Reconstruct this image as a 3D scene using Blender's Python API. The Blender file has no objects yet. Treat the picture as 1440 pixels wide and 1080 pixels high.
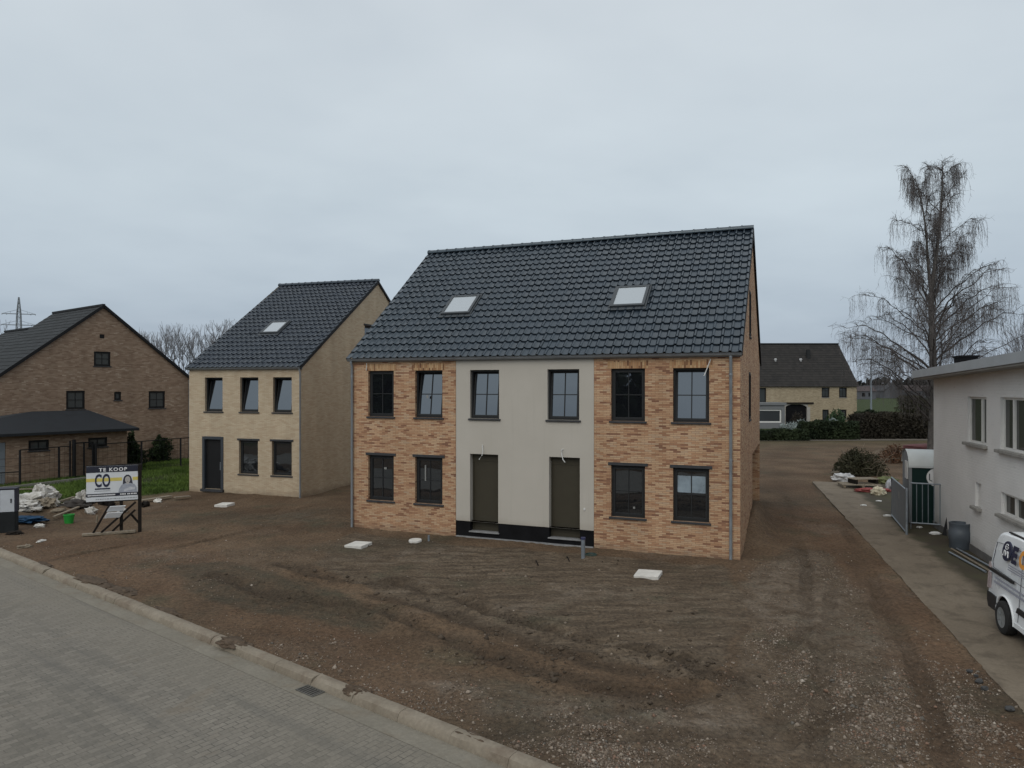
import bpy, bmesh, math, random
import numpy as np
from mathutils import Vector, Matrix, noise as mnoise
sc = bpy.context.scene
COL = sc.collection
R = math.radians
rnd = random.Random(7)
# ------------------------------------------------------------------ camera model
F, CX, CY, H = 1003.0, 720.0, 543.0, 4.7      # focal length in photo pixels, centre column, horizon row, eye height
def at(px, py, z=0.0):
    d = (H - z) * F / (py - CY); return Vector(((px - CX) / F * d, d, z))
def atY(px, py, Y):
    return Vector(((px - CX) / F * Y, Y, H - (py - CY) / F * Y))
cam = bpy.data.cameras.new("camera"); co = bpy.data.objects.new("camera", cam); COL.objects.link(co)
cam.sensor_width = 36; cam.lens = F / 1440 * 36; cam.shift_y = 3 / 1440; cam.clip_end = 4000; cam.clip_start = .1
co.location = (0, 0, H); co.rotation_euler = (R(90), 0, 0); sc.camera = co
# ------------------------------------------------------------------ objects
def tag(o, label=None, cat=None, group=None, kind=None):
    if label: o['label'] = label
    if cat: o['category'] = cat
    if group: o['group'] = group
    if kind: o['kind'] = kind
    return o
def thing(name, label, cat, loc=(0, 0, 0), rotz=0, group=None):
    o = bpy.data.objects.new(name, None); COL.objects.link(o); o.empty_display_size = .2
    o.location = loc; o.rotation_euler = (0, 0, rotz)
    return tag(o, label, cat, group)
def I(p): return p
class MB:
    def __init__(s, T=I): s.v = []; s.f = []; s.m = []; s.uv = []; s.T = T
    def pt(s, p): s.v.append(tuple(s.T(tuple(p)))); return len(s.v) - 1
    def face(s, pts, m=0, uv=None):
        s.f.append([s.pt(p) for p in pts]); s.m.append(m); s.uv.append(uv)
    def box(s, x0, x1, y0, y1, z0, z1, m=0, skip=''):
        a = [(x0,y0,z0),(x1,y0,z0),(x1,y1,z0),(x0,y1,z0),(x0,y0,z1),(x1,y0,z1),(x1,y1,z1),(x0,y1,z1)]
        i = [s.pt(p) for p in a]
        for k, q in (('b',(0,3,2,1)),('t',(4,5,6,7)),('f',(0,1,5,4)),('r',(1,2,6,5)),('k',(2,3,7,6)),('l',(3,0,4,7))):
            if k in skip: continue
            s.f.append([i[j] for j in q]); s.m.append(m); s.uv.append(None)
    def obox(s, c, u, v, w, m=0):       # oriented box: centre and three half-axis vectors
        c, u, v, w = map(Vector, (c, u, v, w))
        i = [s.pt(c + a*u + b*v + d*w) for d in (-1,1) for a, b in ((-1,-1),(1,-1),(1,1),(-1,1))]
        for q in ((0,3,2,1),(4,5,6,7),(0,1,5,4),(1,2,6,5),(2,3,7,6),(3,0,4,7)):
            s.f.append([i[j] for j in q]); s.m.append(m); s.uv.append(None)
    def bar(s, a, b, w, h=None, m=0):   # square bar from a to b
        a, b = Vector(a), Vector(b); d = (b - a); L = d.length; d.normalize()
        up = Vector((0,0,1)) if abs(d.z) < .95 else Vector((0,1,0))
        x = d.cross(up).normalized(); y = x.cross(d)
        s.obox((a+b)/2, d*L/2, x*w/2, y*(h or w)/2, m)
    def tube(s, pts, r, n=6, m=0, cap=True):
        pts = [Vector(p) for p in pts]; rr = r if isinstance(r, (list, tuple)) else [r]*len(pts)
        rings = []
        for k, p in enumerate(pts):
            d = (pts[min(k+1, len(pts)-1)] - pts[max(k-1, 0)]).normalized()
            up = Vector((0,0,1)) if abs(d.z) < .9 else Vector((1,0,0))
            x = d.cross(up).normalized(); y = x.cross(d)
            rings.append([s.pt(p + (x*math.cos(2*math.pi*j/n) + y*math.sin(2*math.pi*j/n))*rr[k]) for j in range(n)])
        for a, b in zip(rings, rings[1:]):
            for j in range(n):
                s.f.append([a[j], b[j], b[(j+1) % n], a[(j+1) % n]]); s.m.append(m); s.uv.append(None)
        if cap:
            s.f.append(rings[0][:]); s.m.append(m); s.uv.append(None)
            s.f.append(rings[-1][::-1]); s.m.append(m); s.uv.append(None)
    def lathe(s, prof, n=24, m=0, c=(0,0,0), cap=True):
        rings = [[s.pt((c[0]+r*math.cos(2*math.pi*j/n), c[1]+r*math.sin(2*math.pi*j/n), c[2]+z)) for j in range(n)] for r, z in prof]
        for a, b in zip(rings, rings[1:]):
            for j in range(n):
                s.f.append([a[j], a[(j+1) % n], b[(j+1) % n], b[j]]); s.m.append(m); s.uv.append(None)
        if not cap: return
        s.f.append(rings[-1][:]); s.m.append(m); s.uv.append(None)
        s.f.append(rings[0][::-1]); s.m.append(m); s.uv.append(None)
    def prism(s, poly, y0, y1, m=0):    # polygon in x,z extruded along y
        a = [s.pt((x, y0, z)) for x, z in poly]; b = [s.pt((x, y1, z)) for x, z in poly]; n = len(poly)
        s.f.append(a[:]); s.m.append(m); s.uv.append(None); s.f.append(b[::-1]); s.m.append(m); s.uv.append(None)
        for j in range(n):
            s.f.append([a[j], b[j], b[(j+1) % n], a[(j+1) % n]]); s.m.append(m); s.uv.append(None)
    def blob(s, c, r, amp, seed, sub=3, m=0, freq=1.6, flat=None):
        bm = bmesh.new(); bmesh.ops.create_icosphere(bm, subdivisions=sub, radius=1)
        base = len(s.v); off = Vector((seed*3.1, seed*1.7, seed*.9))
        for q in bm.verts:
            p = q.co.copy(); k = 1 + amp*(mnoise.noise(p*freq+off) + .5*mnoise.noise(p*freq*2.7+off) + .25*mnoise.noise(p*freq*6+off))
            p = Vector((p.x*r[0]*k, p.y*r[1]*k, p.z*r[2]*k))
            if flat is not None: p.z = max(p.z, flat)
            s.v.append(tuple(s.T(tuple(Vector(c)+p))))
        for q in bm.faces:
            s.f.append([base+w.index for w in q.verts]); s.m.append(m); s.uv.append(None)
        bm.free()
    def build(s, name, mats, parent=None, smooth=0, bevel=0, origin=None):
        me = bpy.data.meshes.new(name)
        vs = s.v
        if origin is not None: vs = [(a-origin[0], b-origin[1], c-origin[2]) for a, b, c in s.v]
        me.from_pydata(vs, [], s.f)
        for q in (mats if isinstance(mats, (list, tuple)) else [mats]): me.materials.append(q)
        me.polygons.foreach_set('material_index', s.m)
        uvl = me.uv_layers.new(name='UVMap'); data = uvl.data
        Z = Vector((0,0,1))
        for p, uv in zip(me.polygons, s.uv):
            if uv is not None:
                for li, q in zip(p.loop_indices, uv): data[li].uv = q
                continue
            n = p.normal
            if abs(n.z) < .75:
                t = Vector((-n.y, n.x, 0)).normalized()
                for li in p.loop_indices:
                    w = me.vertices[me.loops[li].vertex_index].co; data[li].uv = (w.dot(t), w.z)
            else:
                for li in p.loop_indices:
                    w = me.vertices[me.loops[li].vertex_index].co; data[li].uv = (w.x, w.y)
        o = bpy.data.objects.new(name, me); COL.objects.link(o)
        if smooth:
            me.polygons.foreach_set('use_smooth', [True]*len(me.polygons)); me.set_sharp_from_angle(angle=R(smooth))
        if bevel:
            b = o.modifiers.new('bevel', 'BEVEL'); b.width = bevel; b.segments = 2; b.limit_method = 'ANGLE'; b.angle_limit = R(40)
        if parent: o.parent = parent
        if origin is not None: o.location = origin
        return o
def text_mesh(name, body, size, mat, T, parent, spacing=1.0, width=1.0, bold=0.0, extrude=0.0):
    """lettering laid in a local frame: T maps (x, y) of the text to 3-D; centred"""
    cu = bpy.data.curves.new(name, 'FONT'); cu.body = body; cu.size = size; cu.align_x = 'CENTER'; cu.align_y = 'CENTER'
    cu.space_character = spacing; cu.offset = bold; cu.extrude = extrude; cu.resolution_u = 4
    t = bpy.data.objects.new(name + '_curve', cu); COL.objects.link(t)
    dg = bpy.context.evaluated_depsgraph_get(); me = bpy.data.meshes.new_from_object(t.evaluated_get(dg))
    bpy.data.objects.remove(t); bpy.data.curves.remove(cu)
    xs_ = [v.co.x for v in me.vertices]; ys_ = [v.co.y for v in me.vertices]; mx_, my_ = (min(xs_)+max(xs_))/2, (min(ys_)+max(ys_))/2
    for v in me.vertices: v.co = T((v.co.x-mx_)*width, v.co.y-my_)
    me.name = name; me.materials.clear(); me.materials.append(mat)
    o = bpy.data.objects.new(name, me); COL.objects.link(o); o.parent = parent
    return o
# ------------------------------------------------------------------ materials
class NT:
    def __init__(s, name):
        s.mat = bpy.data.materials.new(name); s.mat.use_nodes = True; s.t = s.mat.node_tree; s.n = s.t.nodes; s.l = s.t.links
        s.p = s.n['Principled BSDF']
    def new(s, typ, **kw):
        q = s.n.new(typ)
        for k, v in kw.items():
            if k.startswith('_'): q.inputs[k[1:].replace('_', ' ')].default_value = v
            else: setattr(q, k, v)
        return q
    def link(s, a, b): s.l.new(a, b)
    def ramp(s, fac, stops, interp='LINEAR'):
        r = s.n.new('ShaderNodeValToRGB'); r.color_ramp.interpolation = interp; e = r.color_ramp.elements
        while len(e) < len(stops): e.new(.5)
        for q, (pos, c) in zip(e, stops):
            q.position = pos; q.color = (*c, 1) if len(c) == 3 else c
        if fac is not None: s.link(fac, r.inputs[0])
        return r
    def noise(s, vec, scale, detail=4, rough=.55, dim='3D', dist=0):
        q = s.n.new('ShaderNodeTexNoise'); q.noise_dimensions = dim
        q.inputs['Scale'].default_value = scale; q.inputs['Detail'].default_value = detail; q.inputs['Roughness'].default_value = rough; q.inputs['Distortion'].default_value = dist
        if vec is not None: s.link(vec, q.inputs['Vector'])
        return q
    def mix(s, fac, a, b, mode='MIX'):
        q = s.n.new('ShaderNodeMix'); q.data_type = 'RGBA'; q.blend_type = mode
        for i, v in ((0, fac), (6, a), (7, b)):
            if isinstance(v, (int, float)): q.inputs[i].default_value = v
            elif isinstance(v, (tuple, list)): q.inputs[i].default_value = (*v, 1) if len(v) == 3 else v
            else: s.link(v, q.inputs[i])
        return q.outputs[2]
    def math(s, op, a, b=None, clamp=False):
        q = s.n.new('ShaderNodeMath'); q.operation = op; q.use_clamp = clamp
        for i, v in ((0, a), (1, b)):
            if v is None: continue
            if isinstance(v, (int, float)): q.inputs[i].default_value = v
            else: s.link(v, q.inputs[i])
        return q.outputs[0]
    def mapping(s, vec, scale=(1,1,1), rot=(0,0,0), loc=(0,0,0)):
        q = s.n.new('ShaderNodeMapping'); q.inputs['Scale'].default_value = scale; q.inputs['Rotation'].default_value = rot; q.inputs['Location'].default_value = loc
        s.link(vec, q.inputs['Vector']); return q.outputs[0]
    def bump(s, h, strength=.3, dist=.01):
        q = s.n.new('ShaderNodeBump'); q.inputs['Strength'].default_value = strength; q.inputs['Distance'].default_value = dist
        s.link(h, q.inputs['Height']); s.link(q.outputs[0], s.p.inputs['Normal']); return q
    def set(s, **kw):
        for k, v in kw.items():
            i = s.p.inputs[k.replace('_', ' ')]
            if isinstance(v, (int, float)): i.default_value = v
            elif isinstance(v, tuple): i.default_value = (*v, 1) if len(v) == 3 else v
            else: s.link(v, i)
        return s.mat
    @property
    def obj(s): return s.n.new('ShaderNodeTexCoord').outputs['Object']
    @property
    def uvo(s): return s.n.new('ShaderNodeTexCoord').outputs['UV']
def sc3(c, k): return tuple(min(1, x*k) for x in c)
def plain(name, col, rough=.6, var=.15, scale=6, metallic=0, bump=0, spec=.5, detail=5, alt=None):
    t = NT(name); o = t.obj
    n = t.noise(o, scale, detail, .6)
    r = t.ramp(n.outputs[0], [(.3, sc3(col, 1-var)), (.7, alt or sc3(col, 1+var))])
    rr = t.ramp(n.outputs[0], [(.3, (max(0,rough-.08),)*3), (.7, (min(1,rough+.08),)*3)])
    if bump: t.bump(n.outputs[0], .5, bump)
    return t.set(Base_Color=r.outputs[0], Roughness=rr.outputs[0], Metallic=metallic, Specular_IOR_Level=spec)
def brick(name, stops, mortar, bw=.22, rh=.055, ms=.006, bumpd=.004, patch=.12, swap=False, rough=.9, bigvar=.25):
    t = NT(name); uv = t.uvo
    wob = t.noise(uv, 3.0, 2); 
    if swap: uv = t.mapping(uv, rot=(0,0,R(90)))
    b = t.new('ShaderNodeTexBrick', offset=.5, offset_frequency=2)
    b.inputs['Color1'].default_value = (0,0,0,1); b.inputs['Color2'].default_value = (1,1,1,1); b.inputs['Mortar'].default_value = (.5,.5,.5,1)
    for k, v in (('Scale',1), ('Mortar Size',ms), ('Mortar Smooth',.35), ('Bias',0), ('Brick Width',bw), ('Row Height',rh)): b.inputs[k].default_value = v
    t.link(uv, b.inputs['Vector'])
    big = t.noise(uv, .9, 3); fine = t.noise(t.mapping(uv, scale=(9,40,1)), 1.0, 3)
    v = t.math('ADD', b.outputs['Color'], t.math('MULTIPLY', t.math('SUBTRACT', big.outputs[0], .5), bigvar*2))
    v = t.math('ADD', v, t.math('MULTIPLY', t.math('SUBTRACT', fine.outputs[0], .5), patch*1.5))
    r = t.ramp(v, stops)
    c = t.mix(b.outputs['Fac'], r.outputs[0], mortar)
    dirt = t.noise(t.mapping(uv, scale=(1.6,.35,1)), .7, 5)
    c = t.mix(1.0, c, t.ramp(dirt.outputs[0], [(.3, (.84,.83,.82)), (.65, (1.03,1.03,1.03))]).outputs[0], 'MULTIPLY')
    sz = t.new('ShaderNodeSeparateXYZ'); t.link(uv, sz.inputs[0]); nz = t.noise(uv, 2.5, 4, .6)
    foot = t.ramp(t.math('ADD', sz.outputs[1], t.math('MULTIPLY', nz.outputs[0], .5)), [(.22, (.55,)*3), (.50, (0,0,0))])
    if not swap: c = t.mix(foot.outputs[0], c, (.16,.12,.085))                     # soil splashed on the lowest courses
    h = t.math('ADD', t.math('MULTIPLY', b.outputs['Fac'], -1.0), t.math('MULTIPLY', fine.outputs[0], .5))
    t.bump(h, .6, bumpd)
    return t.set(Base_Color=c, Roughness=rough, Specular_IOR_Level=.25)
def roof_tile(name, col, rough=.38, tw=.28, rh=.365, var=.25, moss=.0, spec=.5):
    t = NT(name); uv = t.uvo
    fl = t.new('ShaderNodeVectorMath', operation='FLOOR'); t.link(uv, fl.inputs[0])
    w = t.new('ShaderNodeTexWhiteNoise', noise_dimensions='2D'); t.link(fl.outputs[0], w.inputs['Vector'])
    big = t.noise(uv, .18, 3); fine = t.noise(uv, 6, 4)
    v = t.math('ADD', t.math('MULTIPLY', w.outputs['Value'], .5), t.math('MULTIPLY', big.outputs[0], .5))
    c = t.ramp(v, [(.25, sc3(col, 1-var)), (.75, sc3(col, 1+var))]).outputs[0]
    if moss: c = t.mix(t.ramp(fine.outputs[0], [(.5, (0,0,0)), (.8, (moss,)*3)]).outputs[0], c, (.06,.06,.035))
    rr = t.ramp(t.math('ADD', t.math('MULTIPLY', w.outputs['Value'], .4), t.math('MULTIPLY', fine.outputs[0], .6)), [(.3, (rough-.08,)*3), (.8, (rough+.14,)*3)])
    t.bump(fine.outputs[0], .25, .004)
    return t.set(Base_Color=c, Roughness=rr.outputs[0], Specular_IOR_Level=spec, Specular_Tint=(.78,.92,1.0))
def leaf(name, c1, c2, scale=1.5):
    t = NT(name); n = t.noise(t.obj, scale, 3); 
    r = t.ramp(n.outputs[0], [(.35, c1), (.65, c2)])
    return t.set(Base_Color=r.outputs[0], Roughness=.8, Specular_IOR_Level=.2)
M = {}
M['brick'] = brick('orange_brick', [(.0,(.20,.10,.065)), (.12,(.32,.17,.10)), (.30,(.42,.245,.142)), (.55,(.465,.295,.177)), (.85,(.51,.35,.22)), (1,(.43,.31,.21))], (.23,.14,.092), bw=.20, rh=.050, ms=.0048, bigvar=.06, patch=.025)
M['soldier'] = brick('orange_brick_upright', [(.0,(.15,.07,.04)), (.25,(.34,.18,.09)), (.55,(.45,.27,.14)), (.9,(.51,.34,.19))], (.30,.21,.13), swap=True)
M['cream_brick'] = brick('cream_brick', [(.0,(.43,.332,.23)), (.4,(.475,.385,.272)), (1,(.515,.43,.312))], (.36,.285,.20), rh=.05, ms=.005, patch=.05, bigvar=.1)
M['brown_brick'] = brick('brown_brick', [(.0,(.175,.115,.080)), (.35,(.225,.153,.108)), (.7,(.258,.183,.130)), (.95,(.285,.212,.156)), (1,(.34,.265,.20))], (.23,.172,.125), rh=.065, bigvar=.15, patch=.08)
M['yellow_brick'] = brick('yellow_brick', [(.0,(.27,.215,.14)), (.5,(.33,.27,.185)), (1,(.38,.32,.22))], (.32,.27,.19), rh=.07, bigvar=.2)
t = NT('beige_render'); uv = t.uvo
n = t.noise(uv, .55, 5, .6); nf = t.noise(uv, 45, 3, .6); st = t.noise(t.mapping(uv, scale=(7,.35,1)), 1.0, 4, .6)
c = t.ramp(n.outputs[0], [(.3, (.415,.385,.337)), (.7, (.455,.424,.375))]).outputs[0]
c = t.mix(t.ramp(st.outputs[0], [(.56, (0,0,0)), (.78, (.35,)*3)]).outputs[0], c, (.35,.325,.285))
sz = t.new('ShaderNodeSeparateXYZ'); t.link(uv, sz.inputs[0])
c = t.mix(t.ramp(t.math('ADD', sz.outputs[1], t.math('MULTIPLY', n.outputs[0], .6)), [(.78, (.30,)*3), (1.0, (0,0,0))]).outputs[0], c, (.27,.235,.19))
t.bump(nf.outputs[0], .25, .004); M['stucco'] = t.set(Base_Color=c, Roughness=.93, Specular_IOR_Level=.2)
M['plinth'] = plain('black_plinth', (.009,.009,.010), .85, .3, 3, spec=.08)
M['frame'] = plain('dark_window_frame', (.016,.017,.018), .6, .15, 8, spec=.3)
M['sill'] = plain('bluestone_sill', (.042,.043,.046), .75, .2, 10, spec=.25)
M['zinc'] = plain('grey_zinc', (.27,.295,.32), .45, .12, 5, metallic=.5)
M['tile'] = roof_tile('black_glazed_tile', (.011,.017,.025), rough=.26, spec=.9)
M['tile2'] = roof_tile('dark_roof_tile', (.011,.014,.022), rough=.30, spec=.75)
M['tile_old'] = roof_tile('old_dark_tile', (.022,.022,.022), rough=.7, var=.2, spec=.2)
M['tile_brown'] = roof_tile('weathered_brown_tile', (.032,.029,.027), rough=.85, var=.2, spec=.15)
M['door'] = plain('bronze_door', (.046,.040,.027), .6, .08, 4, spec=.25)
M['black'] = plain('black_metal', (.010,.010,.011), .6, .2, 6, spec=.2)
M['stone'] = plain('threshold_stone', (.22,.22,.22), .8, .2, 7)
M['white_plastic'] = plain('white_plastic', (.62,.62,.60), .5, .08, 8)
def glass(name, base=(.008,.009,.011), ior=2.2, rough=.02, wav=.0015):
    t = NT(name); n = t.noise(t.obj, 1.3, 1)
    t.bump(n.outputs[0], .25, wav*10)
    return t.set(Base_Color=base, Roughness=rough, IOR=ior, Specular_Tint=(.86,.93,1.0))
M['glass'] = glass('window_glass')
M['glass_far'] = glass('window_glass_far', base=(.045,.050,.053), ior=1.6)
M['glass_curtain'] = glass('curtained_glass', base=(.050,.050,.045), ior=1.3)
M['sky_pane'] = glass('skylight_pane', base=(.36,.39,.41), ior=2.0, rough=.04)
M['pane_glare'] = plain('painted_glare', (.22,.27,.31), .3, .35, 2.2)
M['timber'] = plain('weathered_timber', (.20,.165,.12), .85, .3, 12)
M['timber_dark'] = plain('dark_timber', (.017,.014,.012), .85, .3, 9, spec=.12)
M['concrete_cover'] = plain('pale_concrete', (.56,.54,.50), .85, .12, 6)
M['galv'] = plain('galvanised_steel', (.23,.26,.29), .5, .12, 4, metallic=.5)
M['bark'] = plain('dark_bark', (.055,.048,.045), .9, .4, 9)
M['birch_bark'] = plain('birch_bark', (.075,.068,.062), .9, .5, 5)
M['twig'] = plain('birch_twig', (.105,.092,.088), .9, .3, 3)
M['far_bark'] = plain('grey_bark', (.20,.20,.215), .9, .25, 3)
# ------------------------------------------------------------------ walls and windows
def wall(mb, u0, u1, zbot, ztop, holes, T, reveal=.14, brk=(), m=0):
    """facade in local (u, depth, z); holes = (ua, ub, za, zb); zbot/ztop are functions of u"""
    fb = zbot if callable(zbot) else (lambda u, s=0: zbot)
    ft = ztop if callable(ztop) else (lambda u, s=0: ztop)
    us = sorted(set([u0, u1, *brk] + [q for h in holes for q in h[:2]]))
    us = [u for u in us if u0-1e-6 <= u <= u1+1e-6]
    def P(u, d, z): return T((u, d, z))
    for a, b in zip(us, us[1:]):
        mid = (a+b)/2; hs = sorted([h for h in holes if h[0] <= mid <= h[1]], key=lambda h: h[2])
        lo = (fb(a+1e-5), fb(b-1e-5))
        for h in hs:
            mb.face([P(a,0,lo[0]), P(b,0,lo[1]), P(b,0,h[2]), P(a,0,h[2])], m); lo = (h[3], h[3])
        mb.face([P(a,0,lo[0]), P(b,0,lo[1]), P(b,0,ft(b-1e-5)), P(a,0,ft(a+1e-5))], m)
    for a, b, c, d in holes:
        for q in ([(a,0,c),(a,reveal,c),(a,reveal,d),(a,0,d)], [(b,0,c),(b,0,d),(b,reveal,d),(b,reveal,c)],
                  [(a,0,d),(a,reveal,d),(b,reveal,d),(b,0,d)], [(a,0,c),(b,0,c),(b,reveal,c),(a,reveal,c)]):
            mb.face([P(*p) for p in q], m)
def window(parent, T, hole, cols=2, rows=2, tilt=0, lintel=False, sill=True, d0=.10, fm='frame', gm='glass', sm='sill', bar=.026, fw=.055, pane_glare=False, sash=True, silld=.05):
    a, b, c, d = hole
    mb = MB(T); g = .003
    def fr(mb, a, b, c, d, w, y0, y1):
        mb.box(a, a+w, y0, y1, c, d); mb.box(b-w, b, y0, y1, c, d); mb.box(a+w, b-w, y0, y1, c, c+w); mb.box(a+w, b-w, y0, y1, d-w, d)
    fr(mb, a+g, b-g, c+g, d-g, fw, d0, d0+.07)
    w = mb.build('window', M[fm], parent)
    ia, ib, ic, id_ = a+fw, b-fw, c+fw, d-fw
    ct, st = math.cos(tilt), math.sin(tilt)
    def TT(p):
        u, y, z = p; yy = y-(d0+.02); zz = z-ic
        return T((u, d0+.02+yy*ct+zz*st, ic+zz*ct-yy*st))
    s = MB(TT); e = .002; sw = .05
    if sash: fr(s, ia+e, ib-e, ic+e, id_-e, sw, d0-.012, d0+.06)
    else: sw = 0
    for k in range(1, cols):
        x = ia + (ib-ia)*k/cols; s.box(x-bar/2, x+bar/2, d0+.005, d0+.05, ic+sw+e, id_-sw-e)
    for k in range(1, rows):
        z = ic + (id_-ic)*k/rows; s.box(ia+sw+e, ib-sw-e, d0+.007, d0+.048, z-bar/2, z+bar/2)
    if s.v: s.build('sash', M[fm], w)
    p = MB(TT); p.box(ia+sw-.01, ib-sw+.01, d0+.025, d0+.031, ic+sw-.01, id_-sw+.01)
    p.build('pane', M[gm], w)
    if pane_glare:
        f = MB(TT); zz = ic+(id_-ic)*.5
        f.box(ia+sw+.004, ib-sw-.004, d0+.0195, d0+.0235, zz+.05, id_-sw-.12); f.build('painted_glare', M['pane_glare'], w)  # brightness seen in the glass, painted on as a pale panel
    if sill:
        q = MB(T); q.box(a-.05, b+.05, -silld, d0-.002, c-.055, c-.002); q.build('sill', M[sm], w, bevel=.006)
    if lintel:
        q = MB(T); q.box(a-.08, b+.08, -.035, d0-.004, d+.003, d+.085); q.build('lintel', M[sm], w, bevel=.005)
    return w
def tiles(mb, x0, x1, S0, S1, tw, rh, flip=False, m=0):
    """interlocking pantiles between eave point S0 and ridge point S1 (each y, z); real relief"""
    L = math.hypot(S1[0]-S0[0], S1[1]-S0[1]); cy, cz = (S1[0]-S0[0])/L, (S1[1]-S0[1])/L
    sg = -1 if not flip else 1
    nx = max(1, round((x1-x0)/tw)); nr = max(1, round(L/rh)); tw = (x1-x0)/nx; rh = L/nr
    prof = [(0,.004),(.12,-.004),(.34,-.008),(.56,-.004),(.66,.006),(.72,.026),(.80,.042),(.88,.041),(.955,.022)]
    def P(x, t, h):
        ny, nz = (-cz, cy) if not flip else (cz, -cy)
        ny, nz = (-abs(cz) if cy > 0 else abs(cz)), abs(cy)
        return (x, S0[0]+cy*t+ny*h, S0[1]+cz*t+nz*h)
    cols = [(i, fx, h) for i in range(nx) for fx, h in prof] + [(nx, 0, .004)]
    prev = None; rg = random.Random(nx*31+nr)
    jit = [[rg.gauss(0, .0032) for _ in range(nx+1)] for _ in range(nr)]
    for r in range(nr):
        for k, (dt, lift) in enumerate(((.035, .0), (-.002, .010), (-.012, .040), (rh*.99, .006))):
            ring = [mb.pt(P(x0+(i+fx)*tw, r*rh+dt, h+lift+jit[r][i])) for i, fx, h in cols]
            if prev is not None:
                for j in range(len(ring)-1):
                    q = [prev[j], prev[j+1], ring[j+1], ring[j]]
                    if cy < 0: q = q[::-1]
                    i, fx, _ = cols[j]; i2, f2, _ = cols[j+1]
                    u0, u1 = i+fx*.98+.01, i+(f2 if i2 == i else 1)*.98+.01
                    v0, v1 = (r+.02, r+.98) if k == 3 else (r+.02, r+.04)
                    uv = [(u0,v0),(u1,v0),(u1,v1),(u0,v1)]
                    if cy < 0: uv = uv[::-1]
                    mb.f.append(q); mb.m.append(m); mb.uv.append(uv)
            prev = ring
        
def ridge_caps(mb, x0, x1, y, z, r=.11, L=.40):
    n = max(1, round((x1-x0)/L)); L = (x1-x0)/n
    for i in range(n):
        a = x0+i*L; st = [(a, r*1.12), (a+.06, r*1.12), (a+.061, r), (a+L+.01, r*.94)]
        rings = [[mb.pt((x, y+rr*1.15*math.cos(t), z+rr*math.sin(t)-.02)) for t in [math.pi*k/8 for k in range(-1, 10)]] for x, rr in st]
        for p, q in zip(rings, rings[1:]):
            for k in range(len(p)-1):
                mb.f.append([p[k], q[k], q[k+1], p[k+1]]); mb.m.append(0); mb.uv.append([(i+.5,.5)]*4)
        for rg in (rings[0], rings[-1]):
            mb.f.append(rg[:]); mb.m.append(0); mb.uv.append([(i+.5,.5)]*len(rg))
# ================================================================== sky and light
W = bpy.data.worlds.new("World"); sc.world = W; W.use_nodes = True
wt = W.node_tree; wn = wt.nodes; wl = wt.links
SUN_EL, SUN_AZ = R(38), R(205)      # azimuth the light comes from, clockwise from +Y
sky = wn.new('ShaderNodeTexSky'); sky.sky_type = 'NISHITA'; sky.sun_disc = False; sky.sun_elevation = SUN_EL; sky.sun_rotation = SUN_AZ; sky.dust_density = 4
tc = wn.new('ShaderNodeTexCoord')
sep = wn.new('ShaderNodeSeparateXYZ'); wl.new(tc.outputs['Generated'], sep.inputs[0])
def wm(op, a, b):
    q = wn.new('ShaderNodeMath'); q.operation = op
    for i, v in ((0, a), (1, b)):
        if isinstance(v, (int, float)): q.inputs[i].default_value = v
        else: wl.new(v, q.inputs[i])
    return q.outputs[0]
zc = wm('ADD', wm('MAXIMUM', sep.outputs[2], 0.0), .16)
px_, py_ = wm('DIVIDE', sep.outputs[0], zc), wm('DIVIDE', sep.outputs[1], zc)
cmb = wn.new('ShaderNodeCombineXYZ'); wl.new(px_, cmb.inputs[0]); wl.new(py_, cmb.inputs[1])
def wnoise(scale, detail, rough, vec, dist=0):
    q = wn.new('ShaderNodeTexNoise'); q.inputs['Scale'].default_value = scale; q.inputs['Detail'].default_value = detail
    q.inputs['Roughness'].default_value = rough; q.inputs['Distortion'].default_value = dist; wl.new(vec, q.inputs['Vector']); return q.outputs[0]
n1 = wnoise(.42, 5, .52, cmb.outputs[0], .3); n2 = wnoise(1.5, 4, .5, cmb.outputs[0])
cl = wm('ADD', wm('MULTIPLY', n1, .75), wm('MULTIPLY', n2, .25))
def wramp(fac, stops):
    r = wn.new('ShaderNodeValToRGB'); e = r.color_ramp.elements
    while len(e) < len(stops): e.new(.5)
    for q, (p, c) in zip(e, stops): q.position = p; q.color = (*c, 1)
    wl.new(fac, r.inputs[0]); return r.outputs[0]
grad = wramp(sep.outputs[2], [(0.0, (.415,.485,.57)), (.10, (.48,.56,.635)), (.25, (.59,.67,.725)), (.5, (.645,.705,.75)), (1, (.78,.81,.83))])
cloud = wramp(cl, [(.36, (.84,.855,.88)), (.50, (.98,.98,.985)), (.62, (1.07,1.065,1.06))])
mx = wn.new('ShaderNodeMix'); mx.data_type = 'RGBA'; mx.blend_type = 'MULTIPLY'; mx.inputs[0].default_value = 1
wl.new(grad, mx.inputs[6]); wl.new(cloud, mx.inputs[7])
dt = wn.new('ShaderNodeVectorMath'); dt.operation = 'DOT_PRODUCT'; wl.new(tc.outputs['Generated'], dt.inputs[0])
dt.inputs[1].default_value = (math.sin(SUN_AZ)*.88, math.cos(SUN_AZ)*.88, .47)
glow = wm('ADD', wm('MULTIPLY', wm('POWER', wm('MAXIMUM', dt.outputs['Value'], 0.0), 1.6), 6.0), 10.2)     # the deck is thinner and brighter towards the hidden sun
vs = wn.new('ShaderNodeVectorMath'); vs.operation = 'SCALE'; wl.new(glow, vs.inputs['Scale']); wl.new(mx.outputs[2], vs.inputs[0])
m2 = wn.new('ShaderNodeMix'); m2.data_type = 'RGBA'; m2.inputs[0].default_value = .94       # thin blue sky seen through a thick overcast deck
wl.new(sky.outputs[0], m2.inputs[6]); wl.new(vs.outputs[0], m2.inputs[7])
bg = wn['Background']; bg.inputs['Strength'].default_value = .10; wl.new(m2.outputs[2], bg.inputs[0])
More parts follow.
